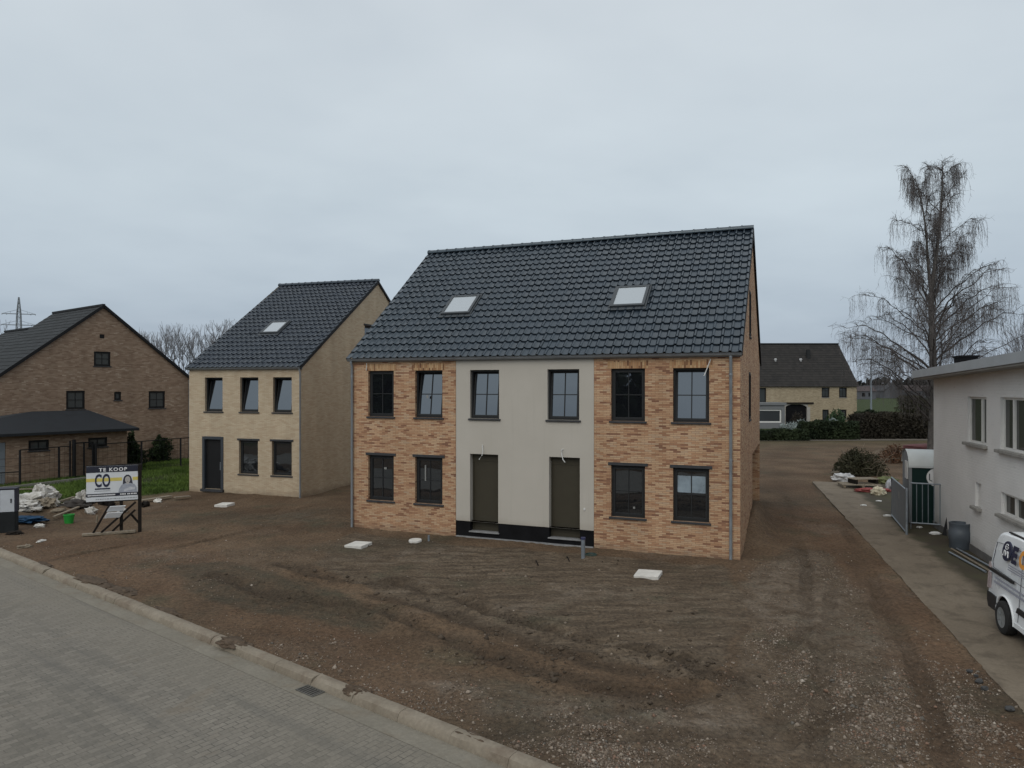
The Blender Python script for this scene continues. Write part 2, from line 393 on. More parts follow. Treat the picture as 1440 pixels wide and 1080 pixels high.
sl = bpy.data.lights.new('sun', 'SUN'); sl.energy = .65; sl.angle = R(38); sl.color = (1, .90, .76)
so = bpy.data.objects.new('sun', sl); COL.objects.link(so)
dirv = Vector((math.sin(SUN_AZ)*math.cos(SUN_EL), math.cos(SUN_AZ)*math.cos(SUN_EL), math.sin(SUN_EL)))
so.rotation_euler = dirv.to_track_quat('Z', 'Y').to_euler(); so.location = (0, -20, 40)
vs_ = sc.view_settings; vs_.view_transform = 'Standard'; vs_.look = 'None'; vs_.exposure = 0; vs_.gamma = 1; vs_.use_curve_mapping = False
# ================================================================== ground height field
K0 = np.array([-14.95, 20.75]); KT = np.array([.7912, -.6115]); KN = np.array([-.6115, -.7912])    # kerb line: point, direction, normal towards the road
D0 = np.array([7.30, 10.05]); DT = np.array([.286, .9582]); DN = np.array([.9582, -.286])            # driveway edge
def vn(x, y, s, seed):      # value noise, vectorised
    x = np.asarray(x, float)*s; y = np.asarray(y, float)*s
    xi = np.floor(x).astype(np.int64); yi = np.floor(y).astype(np.int64); fx = x-xi; fy = y-yi
    fx = fx*fx*(3-2*fx); fy = fy*fy*(3-2*fy)
    def h(a, b):
        q = (a*374761393 + b*668265263 + seed*144665) & 0xffffffff
        q = ((q ^ (q >> 13))*1274126177) & 0xffffffff
        return ((q ^ (q >> 16)) & 0xffff)/32767.5-1
    return (h(xi,yi)*(1-fx)+h(xi+1,yi)*fx)*(1-fy)+(h(xi,yi+1)*(1-fx)+h(xi+1,yi+1)*fx)*fy
def fbm(x, y, s, seed, o=4):
    r = 0; a = 1
    for k in range(o): r = r+a*vn(x, y, s*2**k, seed+k*17); a *= .5
    return r/1.8
def pip(x, y, poly):
    c = np.zeros(np.shape(x), bool); n = len(poly)
    for i in range(n):
        (x1, y1), (x2, y2) = poly[i], poly[(i+1) % n]
        k = (y1 > y) != (y2 > y)
        c ^= k & (x < (x2-x1)*(y-y1)/((y2-y1) if y2 != y1 else 1e-9)+x1)
    return c
def dline(x, y, pts):
    d = np.full(np.shape(x), 1e9)
    for (x1, y1), (x2, y2) in zip(pts, pts[1:]):
        dx, dy = x2-x1, y2-y1; t = np.clip(((x-x1)*dx+(y-y1)*dy)/(dx*dx+dy*dy), 0, 1)
        d = np.minimum(d, np.hypot(x-x1-t*dx, y-y1-t*dy))
    return d
def dline2(x, y, pts):       # distance, signed side offset and arc length along a polyline
    d = np.full(np.shape(x), 1e9); sa = np.zeros(np.shape(x)); so = np.zeros(np.shape(x)); acc = 0
    for (x1, y1), (x2, y2) in zip(pts, pts[1:]):
        dx, dy = x2-x1, y2-y1; L = math.hypot(dx, dy); t = np.clip(((x-x1)*dx+(y-y1)*dy)/(L*L), 0, 1)
        q = np.hypot(x-x1-t*dx, y-y1-t*dy); k = q < d
        d = np.where(k, q, d); sa = np.where(k, acc+t*L, sa); so = np.where(k, ((x-x1)*dy-(y-y1)*dx)/L, so); acc += L
    return d, so, sa
def offs(pts, o):
    r = []
    for i, p in enumerate(pts):
        a, b = pts[max(i-1,0)], pts[min(i+1,len(pts)-1)]; dx, dy = b[0]-a[0], b[1]-a[1]; L = math.hypot(dx, dy); r.append((p[0]+dy/L*o, p[1]-dx/L*o))
    return r
def P2(l): return [tuple(at(*p)[:2]) for p in l]
RUTS = [(P2([(395,795),(480,818),(560,822),(640,840),(740,880),(850,905),(960,930),(1030,965)]), .10, .15),
        (P2([(300,812),(380,838),(470,850),(545,862),(640,905),(740,942),(840,968),(900,985)]), .10, .15),
        (P2([(520,835),(600,855),(700,895),(800,925),(900,950)]), .04, .12)]
_t = [P2([(1240,1079),(1228,980),(1205,880),(1165,770),(1125,690),(1105,640)]), P2([(700,1079),(860,1045),(1000,1025),(1110,985),(1190,900),(1180,800)]),
      P2([(60,800),(180,775),(300,750),(430,722),(490,705)]), P2([(560,985),(700,985),(860,1005),(1010,1000),(1090,930),(1120,820)]), P2([(1330,1079),(1300,990),(1258,890),(1200,790)]), P2([(330,860),(450,880),(600,930),(760,990),(900,1079)])]
TRACKS = []
for k, q in enumerate(_t):
    TRACKS += [offs(q, -.75), offs(q, .75)] if k != 4 else [q]
SOIL = P2([(490,748),(620,765),(1020,795),(1062,850),(1040,905),(990,965),(840,930),(740,905),(640,872),(540,835),(430,795)])
GRAV = P2([(1050,805),(1110,770),(1170,780),(1235,850),(1300,930),(1400,1040),(1420,1079),(800,1079),(700,1035),(820,985),(930,985),(1010,975),(1050,900)])
GRAV2 = P2([(150,795),(330,770),(470,760),(480,790),(380,812),(250,830)])
GRAV3 = P2([(330,890),(480,905),(640,945),(840,990),(900,1040),(760,1060),(600,1000),(440,940)])
GRASS = P2([(0,712),(25,716),(70,714),(120,704),(200,698),(268,690),(272,640),(250,628),(100,645),(0,665)])
HP = np.array([6.1454, 19.202]); HA = R(21.7); HU = np.array([-math.cos(HA), math.sin(HA)]); HV = np.array([math.sin(HA), math.cos(HA)])
def height(x, y):
    x = np.asarray(x, float); y = np.asarray(y, float)
    near = np.clip((62-y)/20, 0, 1)*np.clip((60-np.abs(x))/20, 0, 1)
    z = .045*fbm(x, y, .45, 3)+.022*fbm(x, y, 1.9, 9, 3)
    soil = pip(x+.25*vn(x,y,1,5), y+.25*vn(x,y,1,6), SOIL)
    z = z+np.where(soil, .014, .014)*vn(x, y, 7, 31)+.022*np.abs(vn(x, y, 3.3, 41))+np.where(soil, .030, .0)*np.clip(fbm(x, y, 1.3, 43, 2), 0, 1)
    wx = x+.10*vn(x, y, 1.3, 51)+.04*vn(x, y, 5, 53); wy = y+.10*vn(x, y, 1.3, 52)+.04*vn(x, y, 5, 54)
    for pts, dep, w in RUTS:
        d = dline(wx, wy, pts); k = .6+.5*vn(x, y, 1.1, 61)+.35*vn(x, y, 4.5, 62)
        z = z-dep*k*np.exp(-(d/w)**2)+dep*.75*k*np.exp(-((d-2.1*w)/(w*.8))**2)
    for i, pts in enumerate(TRACKS):      # wheel tracks: a pressed band, tread bars, a low squeezed-up lip
        d, so, sa = dline2(x+.05*vn(x, y, .8, 71), y+.05*vn(x, y, .8, 72), pts); k = np.clip(.55+.8*vn(x, y, .45, 73+i)+.3*vn(x, y, 2.3, 75), 0, 1.2)
        inb = np.clip((.15-d)/.04, 0, 1)
        z = z-k*inb*(.034+.012*np.sin(2*np.pi*(sa/.24)+6*np.abs(so)*8))+k*.030*np.exp(-((d-.21)/.05)**2)*(.6+.6*vn(x, y, 6, 76))
    dz = dline(x, y, [tuple(HP+HV*1.6-HU*.0), tuple(HP+HV*4.5-HU*.15), tuple(HP+HV*6.4-HU*.1)])   # spoil banked against the side wall
    v = (x-HP[0])*HV[0]+(y-HP[1])*HV[1]
    z = z+.62*np.exp(-(dz/.42)**2)*np.clip((v-1.2)/3.5, 0, 1)
    z = z*near
    dd = dline(x, y, P2([(0,735),(30,728),(70,726),(110,722)])); z = z+.28*np.exp(-(dd/.9)**2)*(1+.6*vn(x,y,2.2,77))
    da = (x-D0[0])*DN[0]+(y-D0[1])*DN[1]; db = (x-D0[0])*DT[0]+(y-D0[1])*DT[1]
    ind = np.clip(da/.12, 0, 1)*np.clip((6.2-da)/.4, 0, 1)*np.clip((26.4-db)/.4, 0, 1)*(db > -4)
    z = z*(1-ind)-.16*ind
    dk = (x-K0[0])*KN[0]+(y-K0[1])*KN[1]
    r = np.clip((dk-.02)/.10, 0, 1)*np.clip((9-dk)/.4, 0, 1)
    z = np.where(np.abs(dk) < 1.0, z*np.clip(np.abs(dk), .25, 1), z)
    z = z*(1-r)-.30*r
    return z
def gz(x, y): return float(height(np.array([x]), np.array([y]))[0])
def grow(a, step, lim, g=1.16):
    o = []; s = step
    while abs(a) < lim: s *= g; a += math.copysign(s, step) if step > 0 else -s; o.append(a)
    return o
def axis(a, b, st, lo, hi):
    mid = list(np.arange(a, b, st)); l = []; s = st; q = a
    while q > lo: s *= 1.15; q -= s; l.append(q)
    u = []; s = st; q = mid[-1]
    while q < hi: s *= 1.15; q += s; u.append(q)
    return np.array(l[::-1]+mid+u)
xs = axis(-13.5, 11.5, .06, -1600, 1600); ys = axis(7.8, 25, .06, -1000, 1900)
GX, GY = np.meshgrid(xs, ys); gx, gy = GX.ravel(), GY.ravel(); gh = height(gx, gy)
nx, ny = len(xs), len(ys)
idx = np.arange(nx*ny).reshape(ny, nx)
quads = np.stack([idx[:-1,:-1], idx[:-1,1:], idx[1:,1:], idx[1:,:-1]], -1).reshape(-1, 4)
me = bpy.data.meshes.new('ground')
me.vertices.add(nx*ny); me.vertices.foreach_set('co', np.stack([gx, gy, gh], -1).ravel())
me.loops.add(quads.size); me.loops.foreach_set('vertex_index', quads.ravel().astype(np.int32))
me.polygons.add(len(quads)); me.polygons.foreach_set('loop_start', np.arange(0, quads.size, 4, dtype=np.int32))
me.update(calc_edges=True); me.validate()
me.polygons.foreach_set('use_smooth', [True]*len(quads))
jx, jy = gx+.35*fbm(gx, gy, .8, 81), gy+.35*fbm(gx, gy, .8, 85)
soil = pip(jx, jy, SOIL).astype(float)
grav = np.clip(pip(jx, jy, GRAV)*.95+pip(jx, jy, GRAV3)*.6+pip(jx, jy, GRAV2)*.5, 0, 1)
grass = (pip(jx, jy, GRASS) | (gy > 61.5) | (gx < -34) | (gy < -2)).astype(float)
for a in ('soil', 'grav', 'grass'):      # soften the zone borders
    q = locals()[a].reshape(ny, nx)
    for _ in range(3):
        q[1:-1,1:-1] = (q[1:-1,1:-1]*2+q[:-2,1:-1]+q[2:,1:-1]+q[1:-1,:-2]+q[1:-1,2:])/6
rut = np.zeros_like(gx)
for pts, dep, w in RUTS[:3]: rut = np.maximum(rut, np.exp(-(dline(jx, jy, pts)/(w*1.7))**2))
for i, pts in enumerate(TRACKS): rut = np.maximum(rut, .58*np.clip((.19-dline(gx+.05*vn(gx,gy,.8,71), gy+.05*vn(gx,gy,.8,72), pts))/.06, 0, 1)*np.clip(.5+.9*vn(gx, gy, .45, 73+i), 0, 1))
def zone2():
    red = np.clip(pip(jx, jy, P2([(1080,640),(1140,680),(1260,820),(1440,1010),(1440,1079),(1290,1079),(1240,900),(1170,780),(1075,720)]))*.9+pip(jx, jy, P2([(0,765),(150,745),(300,765),(420,850),(640,960),(780,1079),(600,1020),(330,900),(120,815)]))*.8, 0, 1)
    wet = np.clip(pip(jx, jy, P2([(230,800),(330,790),(470,830),(560,870),(520,890),(420,870),(300,850)]))*.9+np.clip(fbm(gx, gy, .28, 301, 4)*2.2-.35, 0, .8), 0, 1)
    pale = np.clip(pip(jx, jy, P2([(560,955),(700,975),(880,1000),(980,990),(1000,1015),(860,1030),(680,1005)]))*.8+pip(jx, jy, P2([(1060,790),(1150,780),(1180,860),(1100,900),(1050,860)]))*.55+np.clip(fbm(gx, gy, .5, 401, 4)*1.8-.5, 0, .6), 0, 1)
    return red, wet, pale
Z2 = zone2()
ca = me.color_attributes.new('zone', 'FLOAT_COLOR', 'POINT')
ca.data.foreach_set('color', np.stack([grav, grass, soil, rut], -1).astype(np.float32).ravel())
cb_ = me.color_attributes.new('tint', 'FLOAT_COLOR', 'POINT')
Z2 = [q.reshape(ny, nx).astype(float) for q in Z2]
for q in Z2:
    for _ in range(4): q[1:-1,1:-1] = (q[1:-1,1:-1]*2+q[:-2,1:-1]+q[2:,1:-1]+q[1:-1,:-2]+q[1:-1,2:])/6
cb_.data.foreach_set('color', np.stack([Z2[0].ravel(), Z2[1].ravel(), Z2[2].ravel(), np.ones(nx*ny)], -1).astype(np.float32).ravel())
ground = bpy.data.objects.new('ground', me); COL.objects.link(ground); tag(ground, kind='structure')
t = NT('ground_earth'); o = t.obj
zn = t.new('ShaderNodeVertexColor', layer_name='zone'); sp = t.new('ShaderNodeSeparateColor'); t.link(zn.outputs['Color'], sp.inputs[0])
nb = t.noise(o, .35, 5, .6); nm = t.noise(o, 2.2, 5, .6); nf = t.noise(o, 14, 5, .65)
base = t.ramp(nb.outputs[0], [(.25, (.072,.046,.029)), (.42, (.106,.071,.045)), (.56, (.138,.094,.060)), (.74, (.172,.123,.081))]).outputs[0]
soilc = t.ramp(t.math('ADD', t.math('MULTIPLY', nb.outputs[0], .5), t.math('MULTIPLY', nm.outputs[0], .5)), [(.3, (.088,.064,.043)), (.5, (.130,.098,.068)), (.66, (.166,.130,.094))]).outputs[0]
stk = t.noise(t.mapping(o, scale=(.9,4.5,1), rot=(0,0,R(22))), 1.0, 5, .65, dist=.5)
soilc = t.mix(t.ramp(stk.outputs[0], [(.40, (.75,)*3), (.54, (0,0,0))]).outputs[0], soilc, (.070,.053,.038))    # scrape marks left by the digger
soilc = t.mix(t.ramp(stk.outputs[0], [(.56, (0,0,0)), (.70, (.7,)*3)]).outputs[0], soilc, (.175,.145,.112))
gravc = t.ramp(nm.outputs[0], [(.25, (.077,.055,.037)), (.5, (.114,.085,.059)), (.75, (.157,.122,.088))]).outputs[0]
grassc = t.ramp(nm.outputs[0], [(.3, (.024,.035,.011)), (.55, (.040,.054,.018)), (.75, (.056,.062,.029))]).outputs[0]
tn = t.new('ShaderNodeVertexColor', layer_name='tint'); ts = t.new('ShaderNodeSeparateColor'); t.link(tn.outputs['Color'], ts.inputs[0])
c = t.mix(sp.outputs[2], base, soilc); c = t.mix(sp.outputs[0], c, gravc)
c = t.mix(t.math('MULTIPLY', ts.outputs[0], t.ramp(nm.outputs[0], [(.3, (.25,)*3), (.6, (.9,)*3)]).outputs[0]), c, t.ramp(nb.outputs[0], [(.3, (.095,.058,.036)), (.7, (.165,.105,.066))]).outputs[0])
c = t.mix(t.math('MULTIPLY', ts.outputs[2], t.ramp(nm.outputs[0], [(.4, (.1,)*3), (.62, (.8,)*3)]).outputs[0]), c, (.20,.165,.13))
c = t.mix(t.math('MULTIPLY', ts.outputs[1], t.ramp(nm.outputs[0], [(.35, (.35,)*3), (.6, (.85,)*3)]).outputs[0]), c, (.060,.054,.038))
wet = t.ramp(nb.outputs[0], [(.50, (0,0,0)), (.68, (.75,)*3)])
mossm = t.ramp(t.noise(o, .55, 4, .6).outputs[0], [(.56, (0,0,0)), (.70, (.5,)*3)])
c = t.mix(mossm.outputs[0], c, (.068,.070,.046))
c = t.mix(t.math('MULTIPLY', zn.outputs['Alpha'], .7), c, (.050,.037,.026))       # moist earth turned up by the tracks
c = t.mix(sp.outputs[1], c, grassc)
vor = t.new('ShaderNodeTexVoronoi', feature='F1'); vor.inputs['Scale'].default_value = 26; t.link(o, vor.inputs['Vector'])
peb = t.ramp(vor.outputs['Distance'], [(.16, (1,1,1)), (.30, (0,0,0))])
vsep = t.new('ShaderNodeSeparateColor'); t.link(vor.outputs['Color'], vsep.inputs[0])
pm = t.math('MULTIPLY', peb.outputs[0], t.math('GREATER_THAN', vsep.outputs[0], .62))
pm = t.math('MULTIPLY', pm, t.math('SUBTRACT', 1.0, sp.outputs[1]))
pmk = t.math('MULTIPLY', pm, t.math('ADD', t.math('MULTIPLY', sp.outputs[0], .55), .16))
c = t.mix(pmk, c, t.ramp(vsep.outputs[1], [(0, (.12,.09,.075)), (.6, (.23,.19,.16)), (1, (.36,.33,.30))]).outputs[0])
c = t.mix(.7, c, t.ramp(nf.outputs[0], [(.30, (.35,.34,.33)), (.5, (1,1,1)), (.70, (1.55,1.52,1.48))]).outputs[0], 'MULTIPLY')
hh = t.math('ADD', t.math('MULTIPLY', nf.outputs[0], .8), t.math('ADD', t.math('MULTIPLY', nm.outputs[0], 1.2), t.math('MULTIPLY', pm, .35)))
t.bump(hh, 1.0, .075)
me.materials.append(t.set(Base_Color=c, Roughness=.95, Specular_IOR_Level=.15))
# ------------------------------------------------------------------ road of concrete pavers, kerb, gutter strip
def kp(a, d, z): q = K0+KT*a+KN*d; return (q[0], q[1], z)
def strip(name, d0, d1, z0, z1, a0, a1, mat, step=2.0):
    b = MB(); n = int((a1-a0)/step)
    for i in range(n):
        a, e = a0+i*step, a0+(i+1)*step
        b.face([kp(a,d0,z0), kp(a,d1,z1), kp(e,d1,z1), kp(e,d0,z0)], 0, [(a,d0),(a,d1),(e,d1),(e,d0)])
    o = b.build(name, mat); return tag(o, kind='structure')
t = NT('concrete_pavers'); uv = t.uvo
wv = t.noise(uv, 1.2, 3)
uvw = t.mix(.006, uv, wv.outputs['Color'], 'ADD')
b = t.new('ShaderNodeTexBrick', offset=.5)
for k, v in (('Scale',1), ('Mortar Size',.0075), ('Mortar Smooth',.5), ('Bias',0), ('Brick Width',.22), ('Row Height',.11)): b.inputs[k].default_value = v
b.inputs['Color1'].default_value = (0,0,0,1); b.inputs['Color2'].default_value = (1,1,1,1); b.inputs['Mortar'].default_value = (.5,.5,.5,1)
t.link(t.mapping(uvw, rot=(0,0,R(90))), b.inputs['Vector'])
nb = t.noise(uv, .35, 5, .6); nf = t.noise(uv, 22, 4, .6); nm = t.noise(uv, 2.0, 4, .6)
c = t.ramp(t.math('ADD', t.math('MULTIPLY', b.outputs['Color'], .30), t.math('MULTIPLY', nb.outputs[0], .7)), [(.2, (.118,.108,.090)), (.5, (.176,.158,.132)), (.8, (.215,.194,.162))]).outputs[0]
sepu = t.new('ShaderNodeSeparateXYZ'); t.link(uv, sepu.inputs[0])
edge = t.ramp(t.math('ADD', t.math('MULTIPLY', sepu.outputs[1], .35), t.math('MULTIPLY', nb.outputs[0], .6)), [(.40, (.9,.9,.9)), (1.25, (0,0,0))])
c = t.mix(edge.outputs[0], c, (.185,.165,.132))                                   # dust washed in along the gutter
jm = t.math('MULTIPLY', b.outputs['Fac'], t.ramp(t.math('ADD', t.math('MULTIPLY', nm.outputs[0], .6), t.math('MULTIPLY', nb.outputs[0], .4)), [(.38, (.08,)*3), (.62, (.8,)*3)]).outputs[0])
c = t.mix(jm, c, (.055,.052,.045))
c = t.mix(.55, c, t.ramp(nf.outputs[0], [(.3, (.72,)*3), (.7, (1.2,)*3)]).outputs[0], 'MULTIPLY')
t.bump(t.math('ADD', t.math('MULTIPLY', b.outputs['Fac'], -1), t.math('MULTIPLY', nf.outputs[0], .5)), .35, .006)
tr = t.noise(t.mapping(uv, scale=(.12,1.3,1)), 1.0, 4, .6)
c = t.mix(t.ramp(tr.outputs[0], [(.52, (0,0,0)), (.70, (.5,)*3)]).outputs[0], c, (.085,.082,.074))          # tyre-polished lanes along the street
mud = t.noise(uv, .9, 6, .65, dist=.8)
c = t.mix(t.ramp(mud.outputs[0], [(.60, (0,0,0)), (.74, (.55,)*3)]).outputs[0], c, (.165,.135,.10))
M['paver'] = t.set(Base_Color=c, Roughness=.85, Specular_IOR_Level=.3)
strip('road', .58, 8.6, -.085, -.06, -60, 60, M['paver'])
def conc(name, lo, hi, tint, sc_=.6, stain=.5):
    t = NT(name); o = t.obj
    a = t.noise(o, sc_, 6, .62, dist=.4); f = t.noise(o, 18, 4, .6); s = t.noise(o, 1.7, 5, .65, dist=.6)
    c = t.ramp(a.outputs[0], [(.25, lo), (.72, hi)]).outputs[0]
    c = t.mix(t.ramp(s.outputs[0], [(.50, (0,0,0)), (.68, (stain,)*3)]).outputs[0], c, tint)
    c = t.mix(.6, c, t.ramp(f.outputs[0], [(.3, (.75,)*3), (.7, (1.15,)*3)]).outputs[0], 'MULTIPLY')
    t.bump(f.outputs[0], .35, .006)
    return t.set(Base_Color=c, Roughness=.88, Specular_IOR_Level=.25)
M['kerb'] = conc('kerb_concrete', (.185,.155,.117), (.255,.22,.172), (.15,.115,.085), 1.2, .7)
M['gutter'] = conc('gutter_concrete', (.165,.148,.118), (.215,.195,.158), (.16,.13,.095), 1.0, .6)
M['drive'] = conc('driveway_concrete', (.130,.104,.075), (.200,.164,.122), (.085,.067,.048), .5, .75)
def soil_margin(m, edge, col):      # bare wet soil beyond the worn edge of the slab, along the wall
    nt = m.node_tree; p = nt.nodes['Principled BSDF']; old = p.inputs['Base Color'].links[0].from_socket
    tcn = nt.nodes.new('ShaderNodeTexCoord'); d = nt.nodes.new('ShaderNodeVectorMath'); d.operation = 'DOT_PRODUCT'; d.inputs[1].default_value = (DN[0], DN[1], 0); nt.links.new(tcn.outputs['Object'], d.inputs[0])
    nz = nt.nodes.new('ShaderNodeTexNoise'); nz.inputs['Scale'].default_value = 1.1; nz.inputs['Detail'].default_value = 6; nt.links.new(tcn.outputs['Object'], nz.inputs['Vector'])
    a = nt.nodes.new('ShaderNodeMath'); a.operation = 'MULTIPLY_ADD'; a.inputs[1].default_value = .9; nt.links.new(nz.outputs[0], a.inputs[0]); nt.links.new(d.outputs['Value'], a.inputs[2])
    mr = nt.nodes.new('ShaderNodeMapRange'); mr.inputs['From Min'].default_value = float(D0@DN)+edge+.35; mr.inputs['From Max'].default_value = float(D0@DN)+edge+.65; nt.links.new(a.outputs[0], mr.inputs['Value'])
    y = nt.nodes.new('ShaderNodeSeparateXYZ'); nt.links.new(tcn.outputs['Object'], y.inputs[0])
    lim = nt.nodes.new('ShaderNodeMapRange'); lim.inputs['From Min'].default_value = 14.0; lim.inputs['From Max'].default_value = 16.5; nt.links.new(y.outputs[1], lim.inputs['Value'])
    mu = nt.nodes.new('ShaderNodeMath'); mu.operation = 'MULTIPLY'; nt.links.new(mr.outputs[0], mu.inputs[0]); nt.links.new(lim.outputs[0], mu.inputs[1])
    rp = nt.nodes.new('ShaderNodeValToRGB'); e = rp.color_ramp.elements; e[0].position = .35; e[0].color = (*col, 1); e[1].position = .7; e[1].color = (.062,.058,.032, 1); nt.links.new(nz.outputs[0], rp.inputs[0])
    mx_ = nt.nodes.new('ShaderNodeMix'); mx_.data_type = 'RGBA'; nt.links.new(mu.outputs[0], mx_.inputs[0]); nt.links.new(old, mx_.inputs[6]); nt.links.new(rp.outputs[0], mx_.inputs[7]); nt.links.new(mx_.outputs[2], p.inputs['Base Color'])
soil_margin(M['drive'], 1.40, (.050,.040,.028))
# kerb stones: one run of metre-long units with open joints, slightly settled
kb = MB(); rk = random.Random(4); a = -40.0
while a < 40:
    L = 1.0; dz = rk.gauss(0, .003); dd = rk.gauss(0, .004)
    prof = [(.0+dd, -.2), (.0+dd, .03+dz), (.02+dd, .042+dz), (.15+dd, .036+dz), (.20+dd, .012+dz), (.235+dd, -.075), (.235+dd, -.2)]
    e0, e1 = a+.002, a+L-.002
    rows = []
    for q in range(9):
        e = e0+(e1-e0)*q/8; ch = max(0, rk.gauss(-.6, 1))*.018*(2 if q in (0, 8) else 1)
        rows.append([kb.pt(kp(e, d-(ch if j in (3, 4) else 0), z-(ch*.8 if j in (3, 4) else 0)+(rk.gauss(0,.0015) if 0 < j < 5 else 0))) for j, (d, z) in enumerate(prof)])
    A, B = rows[0], rows[-1]
    for C_, E_ in zip(rows, rows[1:]):
        for j in range(len(prof)-1): kb.f.append([C_[j], E_[j], E_[j+1], C_[j+1]]); kb.m.append(0); kb.uv.append(None)
    kb.f.append(A[:]); kb.m.append(0); kb.uv.append(None); kb.f.append(B[::-1]); kb.m.append(0); kb.uv.append(None)
    a += L
tag(kb.build('kerb', M['kerb'], smooth=40), kind='structure')
strip('gutter_strip', .20, .583, -.088, -.081, -40, 40, M['gutter'])
sp_ = MB()
for i, (px, py, rx, ry, rz) in enumerate(((128,818,.75,.22,.07),(172,832,.5,.20,.06),(150,826,.4,.16,.06),(327,904,.36,.18,.07),(345,909,.2,.12,.05),(497,972,.22,.12,.06),(512,975,.15,.1,.05),(62,795,.4,.12,.05),(660,1036,.3,.1,.04),(235,860,.5,.1,.04))):
    p = at(px, py); 
    q = Matrix.Rotation(math.atan2(KT[1], KT[0]), 4, 'Z'); b0 = len(sp_.v); sp_.blob((0,0,0), (rx,ry,rz), .5, 200+i, 4, freq=2.0)
    for k in range(b0, len(sp_.v)): w_ = q @ Vector(sp_.v[k]); sp_.v[k] = (w_.x+p.x, w_.y+p.y, w_.z+.0)
M['spill'] = plain('spilled_earth', (.085,.062,.044), .95, .4, 9, bump=.03, spec=.15)
tag(sp_.build('spilled_soil', M['spill'], smooth=80), kind='stuff')
# driveway slab
def dp(da, db, z): q = D0+DN*da+DT*db; return (q[0], q[1], z)
db_ = MB(); N = 90
ed = [.018*float(vn(k*.5, 2.0, 1, 5))+.018*float(vn(k*1.9, 5.0, 1, 9)) for k in range(N+1)]
for k in range(N):
    b0, b1 = -3.4+k*29.6/N, -3.4+(k+1)*29.6/N
    for i, (u0, u1) in enumerate(((0,.6),(.6,3.4),(3.4,6.4))):
        e0, e1 = (ed[k], ed[k+1]) if i == 0 else (0, 0)
        db_.face([dp(u0+e0,b0,.015), dp(u1,b0,.015), dp(u1,b1,.015), dp(u0+e1,b1,.015)])
    db_.face([dp(ed[k],b0,-.3), dp(ed[k],b0,.015), dp(ed[k+1],b1,.015), dp(ed[k+1],b1,-.3)])
db_.face([dp(0,26.2,.015), dp(6.4,26.2,.015), dp(6.4,26.2,-.3), dp(0,26.2,-.3)])
tag(db_.build('driveway', M['drive']), kind='structure')
# far lane behind the yard
fl = MB(); fl.face([(-5,59.6,.03),(60,62.5,.03),(60,65.2,.03),(-5,61.4,.03)])
M['lane'] = conc('lane_concrete', (.12,.105,.085), (.16,.14,.115), (.14,.12,.1), .3, .4)
tag(fl.build('lane', M['lane']), kind='structure')
# ------------------------------------------------------------------ loose stones and clods (nobody could count them)
def octs(name, P, S, cols, mat, zs=.62):
    n = len(P); rg = np.random.default_rng(3)
    base = np.array([(1,0,0),(-1,0,0),(0,1,0),(0,-1,0),(0,0,1),(0,0,-1),(.62,.62,.35),(-.62,.5,.4)], float)
    fc = np.array([(0,2,4),(2,1,4),(1,3,4),(3,0,4),(2,0,5),(1,2,5),(3,1,5),(0,3,5)])
    base = base[:6]
    ang = rg.uniform(0, 6.283, n); til = rg.normal(0, .5, n)
    v = base[None]*(S[:,None,None]*rg.uniform(.65, 1.35, (n,6,1)))
    v[...,2] *= zs
    c, s = np.cos(til)[:,None], np.sin(til)[:,None]; y = v[...,1]*c-v[...,2]*s; z = v[...,1]*s+v[...,2]*c
    c, s = np.cos(ang)[:,None], np.sin(ang)[:,None]; x2 = v[...,0]*c-y*s; y2 = v[...,0]*s+y*c
    V = np.stack([x2, y2, z], -1)+P[:,None,:]
    Fc = (fc[None]+np.arange(n)[:,None,None]*6).reshape(-1,3)
    me = bpy.data.meshes.new(name); me.vertices.add(n*6); me.vertices.foreach_set('co', V.ravel())
    me.loops.add(Fc.size); me.loops.foreach_set('vertex_index', Fc.ravel().astype(np.int32))
    me.polygons.add(len(Fc)); me.polygons.foreach_set('loop_start', np.arange(0, Fc.size, 3, dtype=np.int32))
    me.update(calc_edges=True)
    ca = me.color_attributes.new('tone', 'FLOAT_COLOR', 'POINT')
    cc = np.concatenate([cols, np.ones((n,1))], 1); ca.data.foreach_set('color', np.repeat(cc, 6, 0).astype(np.float32).ravel())
    me.materials.append(mat); o = bpy.data.objects.new(name, me); COL.objects.link(o); return tag(o, kind='stuff')
t = NT('loose_stone'); vc = t.new('ShaderNodeVertexColor', layer_name='tone')
M['stones'] = t.set(Base_Color=vc.outputs['Color'], Roughness=.92, Specular_IOR_Level=.2)
rg = np.random.default_rng(11)
def sample(n):      # denser where the picture is closer
    d = 8.6*np.power(rg.uniform(0, 1, n), 0)/(1-rg.uniform(0, .72, n)); ax = rg.uniform(-.74, .78, n)
    return ax*d, d
X, Y = sample(420000)
jx, jy = X+.5*fbm(X, Y, .8, 81), Y+.5*fbm(X, Y, .8, 85)
dens = 0
for k in range(4):
    ax_, ay_ = X+(.5+.35*k)*fbm(X, Y, .8, 81+k*7), Y+(.5+.35*k)*fbm(X, Y, .8, 85+k*7); dens = dens+(pip(ax_, ay_, GRAV)*.85+pip(ax_, ay_, GRAV3)*.42+pip(ax_, ay_, GRAV2)*.25)/4
dk = (X-K0[0])*KN[0]+(Y-K0[1])*KN[1]; da = (X-D0[0])*DN[0]+(Y-D0[1])*DN[1]
dens = np.maximum(dens, .20*np.clip(1+dk/2.6, 0, 1)*(dk < 0)); dens = np.maximum(dens, .025)
dens = dens*np.clip(.42+1.7*fbm(X, Y, .6, 91)+.8*fbm(X, Y, 3, 95, 2), .03, 1.7)
for pts in TRACKS: dens = dens*(1-.8*np.exp(-(dline(X+.05*vn(X,Y,.8,71), Y+.05*vn(X,Y,.8,72), pts)/.19)**2))
